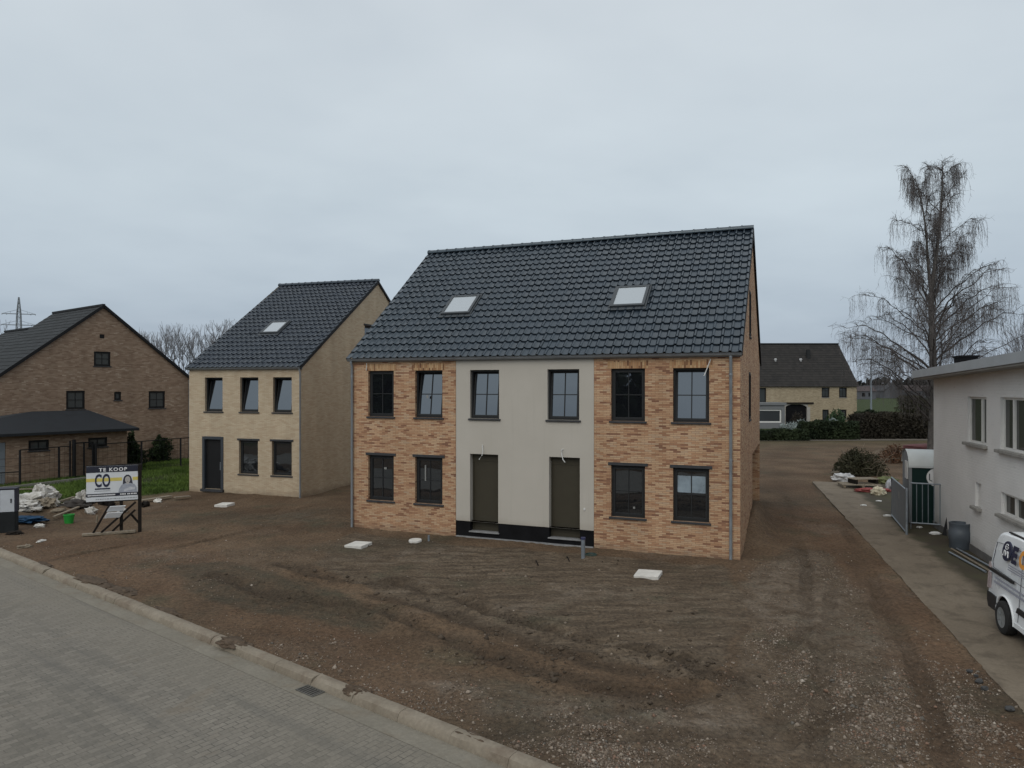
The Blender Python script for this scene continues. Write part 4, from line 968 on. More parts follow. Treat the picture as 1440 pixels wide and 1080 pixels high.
# ================================================================== farmhouse behind the yard
YF = 82.0
h6 = thing('farmhouse', 'yellow brick farmhouse with a long dark roof and a dark arched doorway beyond the hedge', 'house', (0, YF, 0), 0)
fx = lambda px: (px-CX)/F*YF
fz = lambda py: H-(py-CY)/F*YF
FX0, FX1 = fx(1040), fx(1205)
M['grey_print_'] = plain('grey_vent', (.36,.36,.36), .7, .1, 4)
ho = [(fx(1155.5), fx(1166.5), fz(559), fz(545)), (fx(1180), fx(1191), fz(559), fz(545)), (fx(1156.5), fx(1165.5), -.05, fz(576)), (fx(1181), fx(1190.5), fz(589), fz(576)), (fx(1103), fx(1136.5), -.05, fz(568.5)), (fx(1064), fx(1077.5), fz(566), fz(545.5))]
FE, FR = fz(543), fz(497)+1.35
b = MB(); wall(b, FX0, FX1, -.3, FE, ho, I, .2)
s6 = lambda u: FE+(FR-FE)*(1-abs(u-5)/5)
for x in (FX0, FX1): wall(b, 0, 10, -.3, s6, [], lambda p, x=x: (x, p[0], p[2]), .1, brk=(5,))
b.build('wall', M['yellow_brick'], h6)
for h in ho[:4]+ho[5:]: window(h6, I, h, 2 if h is not ho[5] else 1, 2 if h[2] < 0 else 1, d0=.1, fm='black', gm='glass_far', bar=.05, fw=.08, sm='conc_sill', sill=h[2] > 0)
a, c, z0, z1 = ho[4]; b = MB(); n = 14
arc = [(a+(c-a)*k/n, z1-.42*(1-(1-abs(2*k/n-1)**3))-.0) for k in range(n+1)]
b2 = []
for k in range(n):      # timber infill above the arch and pale jambs
    (xa, za), (xc, zc_) = arc[k], arc[k+1]; b.face([(xa,.05,za),(xc,.05,zc_),(xc,.05,z1),(xa,.05,z1)])
    b.face([(xa,.05,za),(xa,.2,za),(xc,.2,zc_),(xc,.05,zc_)])
b.box(a-.22, a+.14, -.03, .2, -.1, z1-.3); b.box(c-.14, c+.22, -.03, .2, -.1, z1-.3); ar = b.build('arched_doorway', plain('pale_stone_surround', (.33,.31,.28), .9, .1, 2), h6)
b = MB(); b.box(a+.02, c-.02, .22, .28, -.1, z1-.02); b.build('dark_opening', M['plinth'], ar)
b = MB(); b.box(a-.5, c+.6, -.12, -.003, z1+.05, z1+.22); b.build('lintel', M['timber_dark'], ar)
b = MB(); T6 = lambda p: (p[1], p[0], p[2]); q6 = MB(T6); rooftop(q6, 0, 10, FX0-.2, FX1+.15, FE-.05, FR, ov=.25, tw=.35, rh=.4)
rf6 = q6.build('roof', M['tile_brown'], h6)
b = MB(T6); b.bar((5, FX0-.2, FR+.05), (5, FX1+.15, FR+.05), .25, .16); b.build('ridge_tiles', M['tile_old'], rf6)
for px in (1090.5, 1126):
    y = 2.9; b = MB(); x = (px-CX)/F*(YF+y); z = FE+(FR-FE)*y/5
    b.lathe([(.13,-.5),(.13,.15),(.19,.17),(.14,.30),(.08,.34)], 12, 0, (x, y, z)); b.build('roof_vent', M['grey_print_'], rf6, smooth=40)
y = 3.3; x = (1136.5-CX)/F*(YF+y); z = FE+(FR-FE)*y/5; b = MB(); b.box(x-.18, x+.18, y-.2, y+.2, z-.4, z+1.0); b.build('chimney', M['tile_old'], rf6)
b = MB(); xa, xc = fx(1030), fx(1089.5); zt = fz(567.5)
wall(b, xa, xc, -.2, zt-.1, [(xa+.4, xc-.35, fz(592.5), fz(574.5))], lambda p: (p[0], p[1]-3, p[2]), .15); b.box(xa-.1, xc+.15, -3.15, -.02, zt-.1, zt+.18); b.face([(xc,-3,-.2),(xc,-.003,-.2),(xc,-.003,zt-.1),(xc,-3,zt-.1)])
ex = b.build('conservatory', plain('grey_white_panel', (.15,.155,.16), .7, .08, 2), h6)
window(h6, lambda p: (p[0], p[1]-3, p[2]), (xa+.4, xc-.35, fz(592.5), fz(574.5)), 1, 1, fm='white_frame', gm='glass_far', fw=.10, sill=False)
# ================================================================== trees
def ribbon_mesh(name, segs, mat, parent=None, n=3):
    """segs: list of (p0, p1, r0, r1) -> thin 3-sided tubes, numpy"""
    A = np.array([s[0] for s in segs]); Bq = np.array([s[1] for s in segs]); r0 = np.array([s[2] for s in segs]); r1 = np.array([s[3] for s in segs])
    d = Bq-A; d /= np.maximum(np.linalg.norm(d, axis=1, keepdims=True), 1e-9)
    up = np.where(np.abs(d[:,2:3]) < .9, np.array([[0,0,1.]]), np.array([[1.,0,0]]))
    x = np.cross(d, up); x /= np.linalg.norm(x, axis=1, keepdims=True); y = np.cross(x, d); V = []
    for P, r in ((A, r0), (Bq, r1)):
        for k in range(n):
            a = 2*math.pi*k/n; V.append(P+(x*math.cos(a)+y*math.sin(a))*r[:,None])
    V = np.stack(V, 1); m = len(segs)
    fc = np.array([(k, (k+1) % n, n+(k+1) % n, n+k) for k in range(n)])
    Fc = (fc[None]+np.arange(m)[:,None,None]*2*n).reshape(-1, 4)
    me = bpy.data.meshes.new(name); me.vertices.add(m*2*n); me.vertices.foreach_set('co', V.ravel())
    me.loops.add(Fc.size); me.loops.foreach_set('vertex_index', Fc.ravel().astype(np.int32))
    me.polygons.add(len(Fc)); me.polygons.foreach_set('loop_start', np.arange(0, Fc.size, 4, dtype=np.int32)); me.update(calc_edges=True)
    me.polygons.foreach_set('use_smooth', [True]*len(Fc))
    me.materials.append(mat); o = bpy.data.objects.new(name, me); COL.objects.link(o); o.parent = parent
    return o
def poly_segs(pts, r0, r1, out):
    n = len(pts)-1
    for k in range(n): out.append((pts[k], pts[k+1], r0+(r1-r0)*k/n, r0+(r1-r0)*(k+1)/n))
def birch(X, Y, Ht=17.3):
    rg = random.Random(21); root = thing('birch_tree', 'tall leafless weeping birch rising behind the white building', 'tree', (X, Y, 0))
    wood, twigs = [], []
    def V(*a): return np.array(a, float)
    tz = np.linspace(0, 1, 16)
    tp = [V(.10*math.sin(t*5), .12*math.cos(t*4), t*9.8) for t in tz]
    base = tp[-1]
    la = [base+(V(-.85,.1,16.2)-base)*t+V(.18*math.sin(t*3.1),.1*math.sin(t*6),0) for t in np.linspace(0, 1, 12)]
    lb = [base+(V(.45,-.1,Ht)-base)*t+V(.22*math.sin(t*3.1),.1*math.sin(t*5),0) for t in np.linspace(0, 1, 12)]
    b = MB(); b.tube(tp, [.27-.13*t for t in tz], 9); b.tube(la, [.085*(1-t)**.8+.010 for t in np.linspace(0,1,12)], 7); b.tube(lb, [.12*(1-t)**.8+.010 for t in np.linspace(0,1,12)], 7)
    b.build('trunk', M['birch_bark'], root, smooth=60)
    zl = [2.5,3.5,5,6.5,8.5,9.6,10.5,11.5,12.5,13.5,14.5,15.5,16.5,17.4]
    rr_ = [3.2,3.7,4.2,4.5,4.6,4.3,3.8,3.2,2.7,2.4,2.1,1.9,1.5,.9]
    def rad(z): return float(np.interp(z, zl, rr_))
    def strand(p, L):
        q = p.copy(); n = max(3, int(L/.2)); d = V(rg.gauss(0,.35), rg.gauss(0,.35), .25); pts = [q.copy()]
        for k in range(n):
            d = d*.62+V(rg.gauss(0,.05), rg.gauss(0,.05), -.62); d /= np.linalg.norm(d); q = q+d*L/n; pts.append(q.copy())
            if k:
                for _ in range(1 if rg.random() < .75 else 2):
                    e = q+V(rg.gauss(0,.07), rg.gauss(0,.07), -rg.uniform(.06,.30)); twigs.append((q, e, .0050, .0034))
        poly_segs(pts, .0058, .0030, twigs)
    def limb(st, az, R_, rise, r0, dens, droop=.25):
        n = 10; pts = []; w = rg.gauss(0, .25)
        for j in range(n+1):
            t = j/n; a = az+w*t; h = rise*t**.85-droop*R_*max(0, t-.72)**2*9
            pts.append(st+V(math.cos(a)*R_*t, math.sin(a)*R_*t, h)+(V(rg.gauss(0,.05), rg.gauss(0,.05), rg.gauss(0,.05)) if j else 0))
        poly_segs(pts, r0, .009, wood)
        for j in range(2, n+1):
            for _ in range(2 if j > 3 else 1):
                p = pts[j]; a2 = az+rg.choice([-1,1])*rg.uniform(.25, 1.4); Ls = rg.uniform(.4, 1.1)*(.55+.45*R_/4); m = 5; q = [p.copy()]; el = rg.uniform(.3, 1.1)
                for s in range(m):
                    el -= .22; q.append(q[-1]+V(math.cos(a2)*math.cos(el), math.sin(a2)*math.cos(el), math.sin(el))*Ls/m)
                poly_segs(q, .013, .006, wood)
                dn = dens*rg.choice([.2, .5, .9, 1.2, 2.2])
                for s in range(1, m+1):
                    for _ in range(1 if rg.random() < .55 else 0):
                        v = V(rg.gauss(0,1), rg.gauss(0,1), rg.gauss(.5,.7)); v /= np.linalg.norm(v); l = rg.uniform(.12,.45); e = q[s]+v*l; twigs.append((q[s], e, .005, .0035))
                        for _ in range(1): twigs.append((q[s]+v*l*rg.uniform(.4,.9), e+V(rg.gauss(0,.12), rg.gauss(0,.12), rg.gauss(-.12,.12)), .004, .003))
                for s in range(1, m+1):
                    for _ in range(int(rg.uniform(.2, 2.2)*dn+.4)):
                        strand(q[s]+V(rg.gauss(0,.06), rg.gauss(0,.06), 0), rg.uniform(.35, 1.0)+(.8*rg.random()**2 if st[2] > 3 else 0))
    def on(path, z): return V(*[np.interp(z, [p[2] for p in path], [p[a] for p in path]) for a in range(3)])
    for i in range(46):
        z = 2.6+7.0*(i/45); az = i*2.4+rg.gauss(0,.35); zt = z+rg.uniform(2.3, 4.4); R_ = rad(zt)*rg.uniform(.55, 1.05)
        limb(on(tp, z), az, R_, (zt-z), .030+.025*rg.random(), rg.choice([.5, .85, 1.3]))
    for z, az, k in ((4.0, R(5), 1.0), (4.8, R(178), 1.0), (3.4, R(195), 1.0), (6.0, R(-10), 1.02), (5.4, R(168), .98), (7.3, R(14), .95), (3.2, R(-25), 1.0), (2.6, R(185), .9)):
        zt = z+3.4; limb(on(tp, z), az, rad(zt)*k, 3.4, .06, .95)
    for path, z0, z1, n, dn in ((la, 10.2, 15.8, 11, .7), (lb, 10.2, 16.7, 15, .75)):
        for i in range(n):
            z = z0+(z1-z0)*i/(n-1); az = i*2.4+rg.gauss(0,.4)+(0 if path is lb else math.pi); zt = min(Ht-.1, z+rg.uniform(.9, 2.1)); R_ = rad(zt)*rg.uniform(.4, .95)*(1 if path is lb else .75)
            limb(on(path, z), az, R_, max(.3, zt-z), .026, dn*rg.choice([.5, .9, 1.6]), .3)
    print('birch', len(wood), len(twigs))
    ribbon_mesh('limbs', wood, M['bark'], root, 5); ribbon_mesh('hanging_twigs', twigs, M['twig'], root, 3)
    return root
birch(23.55, 40.0)
def bare_tree_mesh(seed, Ht, spread=.40, forks=(2,3), depth=5, low=.30):
    rg = random.Random(seed); segs = []; trunk = []
    def grow_(p, d, L, r, k):
        n = 3; q = p
        for s in range(n):
            d2 = d+np.array([rg.gauss(0,.10), rg.gauss(0,.10), rg.gauss(.05,.05)]); d2 /= np.linalg.norm(d2)
            e = q+d2*L/n; segs.append((q, e, r*(1-.25*s/n), r*(1-.25*(s+1)/n))); q = e; d = d2
            if k < depth-1 and rg.random() < .22: child(q, d, L*.6, r*.5, k+1)
        if k < depth:
            for _ in range(rg.choice(forks)): child(q, d, L*rg.uniform(.62,.86), r*.66, k+1)
    def child(q, d, L, r, k):
        a = rg.uniform(0, 6.28); v = d+np.array([math.cos(a), math.sin(a), 0])*rg.uniform(spread*.5, spread*1.5)+np.array([0,0,.22]); v /= np.linalg.norm(v)
        grow_(q, v, L, max(r, .012), k)
    p = np.array([0.,0,0]); d = np.array([0,0,1.]); L0 = Ht*low
    q = p+d*L0; trunk.append((p, q, Ht*.016, Ht*.013))
    for _ in range(4): child(q, d, Ht*.22, Ht*.009, 1)
    z = max(s[1][2] for s in segs); kz = Ht/z
    sc_ = lambda v: v*np.array([kz, kz, kz]); segs = [(sc_(a), sc_(b_), r0, r1) for a, b_, r0, r1 in segs]; trunk = [(sc_(a), sc_(b_), r0, r1) for a, b_, r0, r1 in trunk]
    return trunk, segs
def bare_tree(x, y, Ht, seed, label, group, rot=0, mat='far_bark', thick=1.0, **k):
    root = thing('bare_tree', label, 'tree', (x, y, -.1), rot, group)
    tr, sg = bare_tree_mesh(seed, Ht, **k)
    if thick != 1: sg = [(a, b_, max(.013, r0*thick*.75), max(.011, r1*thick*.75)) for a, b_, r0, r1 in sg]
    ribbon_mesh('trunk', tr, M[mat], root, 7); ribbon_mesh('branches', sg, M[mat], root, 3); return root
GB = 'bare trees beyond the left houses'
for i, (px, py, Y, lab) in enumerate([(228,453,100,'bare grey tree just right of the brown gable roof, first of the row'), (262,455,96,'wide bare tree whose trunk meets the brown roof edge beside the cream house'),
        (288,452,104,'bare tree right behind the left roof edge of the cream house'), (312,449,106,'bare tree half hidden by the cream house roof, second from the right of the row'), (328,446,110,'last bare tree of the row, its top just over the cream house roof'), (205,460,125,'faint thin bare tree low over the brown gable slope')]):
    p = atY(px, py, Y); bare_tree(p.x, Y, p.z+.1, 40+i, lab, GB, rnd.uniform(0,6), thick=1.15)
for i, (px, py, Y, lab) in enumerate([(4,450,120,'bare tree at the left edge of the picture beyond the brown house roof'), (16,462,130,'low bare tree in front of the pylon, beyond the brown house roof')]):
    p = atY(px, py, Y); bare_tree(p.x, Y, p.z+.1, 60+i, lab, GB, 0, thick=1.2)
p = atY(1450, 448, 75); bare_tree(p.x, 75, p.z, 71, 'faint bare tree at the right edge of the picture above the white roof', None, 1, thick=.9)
# ------------------------------------------------------------------ leafy masses
def leaves(name, P, size, mat, parent=None, kind=None, up=.3):
    n = len(P); rg = np.random.default_rng(n)
    nrm = rg.normal(0, 1, (n,3)); nrm[:,2] += up; nrm /= np.linalg.norm(nrm, axis=1, keepdims=True)
    t = np.cross(nrm, rg.normal(0, 1, (n,3))); t /= np.linalg.norm(t, axis=1, keepdims=True); b = np.cross(nrm, t)
    s = size*rg.uniform(.55, 1.4, (n,1)); V = np.stack([P-t*s, P+b*s*.45, P+t*s, P-b*s*.45], 1)
    me = bpy.data.meshes.new(name); me.vertices.add(n*4); me.vertices.foreach_set('co', V.ravel())
    me.loops.add(n*4); me.loops.foreach_set('vertex_index', np.arange(n*4, dtype=np.int32))
    me.polygons.add(n); me.polygons.foreach_set('loop_start', np.arange(0, n*4, 4, dtype=np.int32)); me.update(calc_edges=True)
    me.materials.append(mat); o = bpy.data.objects.new(name, me); COL.objects.link(o); o.parent = parent
    if kind: o['kind'] = kind
    return o
M['hedge'] = leaf('evergreen_hedge', (.012,.020,.010), (.030,.042,.018), .7)
M['hedge_brown'] = leaf('winter_hedge', (.022,.019,.014), (.038,.032,.022), .5)
M['bush_leaf'] = leaf('bush_leaf', (.035,.045,.015), (.085,.085,.03), 1.2)
M['conifer'] = leaf('conifer_leaf', (.010,.018,.008), (.028,.045,.015), 1.6)
M['pale_shrub'] = leaf('pale_grey_shrub', (.20,.24,.23), (.36,.40,.39), .8)
M['brush'] = leaf('winter_brush', (.028,.029,.015), (.055,.052,.030), .6)
def hedge_row(name, label, x0, x1, y, w, h, n, size, mat, var=.25, slope=0, cat='hedge', group=None):
    root = thing(name, label, cat, ((x0+x1)/2, y, 0), 0, group); rg = np.random.default_rng(int(abs(x0)*10+y))
    x = rg.uniform(x0, x1, n); top = h*(1+var*fbm(x, x*0+y, .35, 9, 3)+.10*vn(x, x*0, 2.1, 3)); z = top*rg.uniform(0, 1, n)**.75; yy = rg.uniform(-w/2, w/2, n)*(1-.35*(z/top)**2)
    leaves('foliage', np.stack([x-(x0+x1)/2, yy+slope*(x-(x0+x1)/2), z], -1), size, mat, root)
    sg = []
    for k in range(int((x1-x0)/.9)+2):
        bx = rg.uniform(x0, x1)-(x0+x1)/2; by = rg.uniform(-w/4, w/4)+slope*bx
        for _ in range(4): sg.append((np.array([bx, by, 0]), np.array([bx+rg.normal(0,.3), by+rg.normal(0,.3), h*rg.uniform(.6, 1.02)]), .03, .012))
    ribbon_mesh('stems', sg, M['bark'], root, 3); return root
hx = lambda px, Y: (px-CX)/F*Y
hedge_row('hedge', 'low dark clipped hedge in front of the farmhouse garden', hx(1030,61), hx(1140,61), 61.8, 1.6, .95, 12000, .11, M['hedge'], .25)
hedge_row('hedge', 'tall dark hedge block in front of the farmhouse doors', hx(1128,62.6), hx(1206,62.6), 63.0, 2.0, 1.55, 14000, .11, M['hedge'], .10)
hedge_row('hedge', 'long brown winter hedge running from the farmhouse to the white building', hx(1203,64), hx(1420,64), 64.5, 3.2, 2.35, 45000, .11, M['hedge_brown'], .16)
hedge_row('hedge', 'dark evergreen hedge at the right corner of the farmhouse', hx(1204,74), hx(1236,74), 74, 2.0, 2.1, 7000, .13, M['hedge'], .08)
hedge_row('hedge', 'brushy olive green bank of shrubs beyond the brown hedge, left of the white building', hx(1272,84), hx(1440,84), 84, 5, 3.1, 20000, .17, M['brush'], .35)
def shrub(name, label, x, y, h, r, n, size, mat, seed, cone=False, cat='shrub', group=None, z0=.05):
    root = thing(name, label, cat, (x, y, 0), 0, group); rg = np.random.default_rng(seed)
    u = rg.uniform(0, 1, n); a = rg.uniform(0, 6.283, n); lob = 1+.25*np.sin(a*3+seed)+.15*np.sin(a*7+seed*2)
    if cone: rr = r*1.25*(np.sin(np.pi*np.clip(u*.72+.2, 0, 1))**.5)*lob*rg.uniform(0, 1, n)**.35*(.65+.6*fbm(a*1.5, u*h*1.6, 1.0, seed, 3)+.35*vn(a*3, u*7, 1, seed+2)); z = z0+u*h*(.85+.25*vn(a*1.2, a*0, 1, seed))
    else:
        ph = np.arccos(rg.uniform(0, 1, n)); k = rg.uniform(.2, 1, n)**.4; rr = r*np.sin(ph)*k*lob; z = z0+h*np.cos(ph)*k*(1+.2*np.sin(a*4+seed))
    leaves('foliage', np.stack([rr*np.cos(a), rr*np.sin(a), z], -1), size, mat, root)
    sg = []
    for k in range(16 if not cone else 4):
        aa = rg.uniform(0, 6.28); sg.append((np.array([0,0,0.]), np.array([math.cos(aa)*r*(.75 if not cone else .15), math.sin(aa)*r*(.75 if not cone else .15), h*rg.uniform(.6, 1.05)]), .03, .008))
    ribbon_mesh('stems', sg, M['bark'], root, 3); return root
GS = 'pointed shrubs along the fence'
for i, (px, yb, yt, wpx, lab) in enumerate(((189,660,612,22,'dark upright conifer beside the annex corner'), (226,650,611,26,'dark bushy conifer against the brown gable, right of the upright one'), (262,645,622,12,'small dark shrub squeezed between the gable and the cream house'))):
    p = at(px, yb); s = p.y/F; shrub('conifer_shrub', lab, p.x, p.y, (yb-yt)*s, wpx*s*.55, 5000, .07, M['conifer'], 5+i, True, 'shrub', GS)
p = at(1216, 671); shrub('bush', 'wild olive green bush at the far end of the concrete driveway', p.x, p.y+.9, 1.2, 1.15, 10000, .060, M['brush'], 9, cat='bush')
# arching bare stems over the bush
br = bpy.data.objects[COL.objects[-1].name].parent
sg = []; rg_ = random.Random(3)
for k in range(70):
    a = rg_.uniform(0, 6.28); q = np.array([rg_.gauss(0,.35), rg_.gauss(0,.35), 0]); L = rg_.uniform(1.0, 2.1); el = rg_.uniform(.7, 1.45)
    for s in range(6):
        e = q+np.array([math.cos(a)*math.cos(el), math.sin(a)*math.cos(el), math.sin(el)])*L/6; sg.append((q, e, .010, .008)); q = e; el -= .16
ribbon_mesh('bare_stems', sg, M['timber'], br, 3)
p = at(1262, 660); shrub('bush', 'thin rusty brown brush between the bush and the green container', p.x+1.6, p.y+3.5, 1.0, .8, 900, .08, leaf('rusty_leaf', (.10,.05,.03), (.16,.09,.05), 1), 14, cat='bush')
# pale garden shrubs
for i, (px, yb, w) in enumerate(((1101,604,.5), (1114,608,1.0), (1128,601,.9), (1140,603,.7), (1152,605,.8), (1170,603,.6))):
    p = at(px, 628); x = hx(px, 66+i*.6); shrub('garden_shrub', 'pale silvery shrub in the farmhouse garden, ' + ['leftmost of six', 'the widest, in front of the arch', 'in front of the arch centre', 'by the right jamb of the arch', 'right of the arch', 'below the left farmhouse door'][i], x, 66+i*.6, 1.05+.2*(i % 3), w, 1500, .09, M['pale_shrub'], 30+i, group='pale shrubs in the farmhouse garden')
p = hx(1176, 76); shrub('garden_shrub', 'round green shrub between the two farmhouse doors', p, 76, 2.0, 1.2, 2500, .12, leaf('green_shrub', (.025,.05,.022), (.05,.085,.04), 1), 44)
p = hx(1121, 79); shrub('garden_shrub', 'bare brown shrub in front of the dark arch', p, 79, 1.7, .8, 900, .10, M['hedge_brown'], 45)
# far tree belts and an unseen tree row added to darken the closed panes
def belt(name, pts, n, hgt, size, mat, label=None):
    rg = np.random.default_rng(len(pts)+n); P = []
    for (x0, y0), (x1, y1) in zip(pts, pts[1:]):
        t = rg.uniform(0, 1, n//(len(pts)-1)); x = x0+(x1-x0)*t; y = y0+(y1-y0)*t+rg.normal(0, hgt*.3, len(t))
        top = hgt*(.75+.5*fbm(x+y*.3, y, 2.2/hgt, 9, 3)); P.append(np.stack([x, y, top*rg.uniform(0, 1, len(t))**.8], -1))
    return leaves(name, np.concatenate(P), size, mat, None, 'stuff')
M['far_wood'] = leaf('far_wood', (.020,.026,.026), (.036,.042,.040), .05)
belt('far_woodland', [(-420,330),(-150,430),(120,400),(300,330),(520,250)], 12000, 9.0, 2.2, M['far_wood'])
belt('unseen_tree_row', [(-60,-14),(-25,-27),(15,-30),(60,-22)], 9000, 9.5, .9, M['hedge'])
# far houses on the horizon
M['far_wall'] = plain('far_pale_wall', (.085,.088,.098), .9, .1, .2); M['far_roof'] = plain('far_dark_roof', (.035,.036,.042), .8, .1, .2); M['far_red'] = plain('far_red_roof', (.055,.04,.04), .8, .1, .2)
for i, (px, Y, w, wm_, rm, lab) in enumerate(((1211,190,7,'far_wall','far_red','tiny far house on the horizon just right of the farmhouse'), (1240,215,16,'far_wall','far_roof','long far dark roofed house on the horizon right of the street lamp'), (1254,205,7,'far_wall','far_roof','far house with a pale gable on the horizon, middle of the group'), (1272,220,11,'far_wall','far_roof','far house on the horizon with a dark hip roof, right of the pale gable'), (1292,200,12,'far_wall','far_red','far house on the horizon nearest the white building'))):
    Y *= 1.35; r = thing('far_house', lab, 'house', (hx(px, Y), Y, 0), [0, .1, 1.35, .2, 0][i], 'far houses on the horizon'); e, rd = 3.0, [4.6, 4.9, 6.0, 5.0, 4.9][i]; d = 7
    b = MB(); b.box(-w/2, w/2, -d/2, d/2, -.2, e); b.face([(-w/2,-d/2,e),(-w/2,d/2,e),(-w/2,0,rd)]); b.face([(w/2,-d/2,e),(w/2,d/2,e),(w/2,0,rd)]); b.build('wall', M[wm_], r)
    b = MB(); b.face([(-w/2-.3,-d/2-.4,e-.1),(w/2+.3,-d/2-.4,e-.1),(w/2+.3,0,rd+.1),(-w/2-.3,0,rd+.1)]); b.face([(-w/2-.3,d/2+.4,e-.1),(w/2+.3,d/2+.4,e-.1),(w/2+.3,0,rd+.1),(-w/2-.3,0,rd+.1)]); b.build('roof', M[rm], r)
    b = MB(); b.box(-w/5, -w/5+1.1, -d/2-.03, -d/2-.003, 1, 2.3); b.box(w/8, w/8+1.1, -d/2-.03, -d/2-.003, 1, 2.3); b.build('window', M['plinth'], r)

# ================================================================== street lamp, pylon
p = atY(1225, 574, 105)
lamp = thing('street_lamp', 'tall thin grey street lamp right of the farmhouse', 'street lamp', (p.x, 105, 0))
top = atY(1225, 500, 105).z
b = MB(); b.tube([(0,0,-.3),(0,0,top*.5),(0,0,top-.9)], [.14,.12,.09], 8); b.tube([(0,0,top-.92),(.12,0,top-.35),(.45,0,top-.05),(.9,0,top)], [.085,.08,.07,.06], 8); b.build('pole', M['galv'], lamp, smooth=50)
b = MB(); b.blob((1.2,0,top-.02), (.42,.16,.09), .05, 2, 2); b.build('lamp_head', M['galv'], lamp, smooth=60)
py = thing('electricity_pylon', 'grey lattice electricity pylon beyond the brown house roof', 'pylon', (hx(26.5, 260), 260, 0), .35)
zt = atY(26, 418, 260).z; z1 = atY(26, 441.5, 260).z; z2 = atY(26, 457, 260).z
b = MB(); hw = lambda z: .12+max(0, (zt-z))*.075 if z > z1 else (.12+(zt-z1)*.075)+(z1-z)*.028
zs = list(np.linspace(-.3, z1, 13))+[z1+(zt-z1)*k/4 for k in (1,2,3,4)]
for za, zb in zip(zs, zs[1:]):
    wa, wb = hw(za), hw(zb); ca = [(-1,-1),(1,-1),(1,1),(-1,1)]
    for k in range(4):
        (x, y), (x2, y2) = ca[k], ca[(k+1) % 4]
        b.bar((x*wa,y*wa,za), (x*wb,y*wb,zb), .20); b.bar((x*wa,y*wa,za), (x2*wb,y2*wb,zb), .09); b.bar((x2*wa,y2*wa,za), (x*wb,y*wb,zb), .09); b.bar((x*wb,y*wb,zb), (x2*wb,y2*wb,zb), .09)
M['pylon'] = plain('pylon_steel', (.16,.175,.19), .6, .1, .5); b.build('lattice_mast', M['pylon'], py)
for z in (z1, z2):
    b = MB(); L = 5.2 if z == z1 else 5.5; w = hw(z)
    for s in (-1, 1):
        b.bar((s*w,-w,z), (s*L,0,z), .2); b.bar((s*w,w,z), (s*L,0,z), .2); b.bar((s*w,0,z+1.5), (s*L,0,z+.05), .10)
        for f in (.45, .75): b.bar((s*(w+(L-w)*f),0,z), (s*(w+(L-w)*f),0,z+1.5*(1-f)), .07)
        for xx in (L, L*.72): b.tube([(s*xx,0,z), (s*xx,0,z-.35)], .12, 6)
    b.build('crossarm', M['pylon'], py)

# ================================================================== for-sale sign
p = at(158, 751); sg_ = thing('sale_sign', 'black framed for sale sign with a woman portrait, reading TE KOOP', 'sign', (p.x, p.y, 0), R(24))
M['navy'] = plain('sign_navy', (.012,.014,.028), .5, .08, 4); M['sign_white'] = plain('sign_white', (.62,.64,.66), .45, .05, 3); M['yellow'] = plain('sign_yellow', (.60,.50,.13), .5, .08, 4)
M['letter_white'] = plain('white_lettering', (.72,.72,.72), .5, .03, 4); M['letter_navy'] = plain('navy_lettering', (.014,.018,.045), .5, .05, 4); M['grey_print'] = plain('grey_print', (.34,.35,.37), .6, .1, 20)
Zb, Zt, hwid = 1.06, 2.17, .72
b = MB(); b.box(-hwid, hwid, 0, .03, Zb, Zt); bd = b.build('board', M['sign_white'], sg_)
for za, zb in ((Zt-.20, Zt), (Zb+.145, Zb+.245)): b = MB(); b.box(-hwid, hwid, -.006, -.001, za, zb); b.build('dark_band', M['navy'], bd)
b = MB(); zc = Zt-.43; b.box(-hwid, .27, -.004, -.0005, zc-.055, zc+.05); b.box(.57, hwid, -.004, -.0005, zc-.055, zc+.05); b.build('yellow_band', M['yellow'], bd)
TSg = lambda x0, z0, d=-.009: (lambda x, y: (x0+x, d, z0+y))
text_mesh('lettering', 'TE KOOP', .15, M['letter_white'], TSg(.02, Zt-.115), bd, 1.25, 1.05, .004)
text_mesh('lettering', 'CO', .56, M['letter_navy'], TSg(-.27, Zt-.455), bd, 1.05, .50, .014)
b = MB(); b.box(-.48, -.06, -.010, -.0005, Zt-.735, Zt-.695); b.build('underline', M['letter_navy'], bd)
b = MB(); rg_ = random.Random(5); x = -.5
while x < -.06: w = rg_.uniform(.012,.03); b.box(x, min(x+w,-.06), -.006, -.001, Zt-.795, Zt-.772); x += w+.012
x = -.46
while x < .66: w = rg_.uniform(.02,.07); b.box(x, x+w, -.006, -.001, Zb+.05, Zb+.085); x += w+.016
b.build('small_print', M['grey_print'], bd)
b = MB(); x = -.68
while x < .08: w = rg_.uniform(.014,.034); b.box(x, x+w, -.010, -.007, Zb+.175, Zb+.215); x += w+.008
for x0, n in ((.22,4),(.42,2),(.52,2),(.61,2)):
    for k in range(n): b.box(x0+k*.042, x0+k*.042+.032, -.010, -.007, Zb+.175, Zb+.218)
b.build('small_print', M['letter_white'], bd)
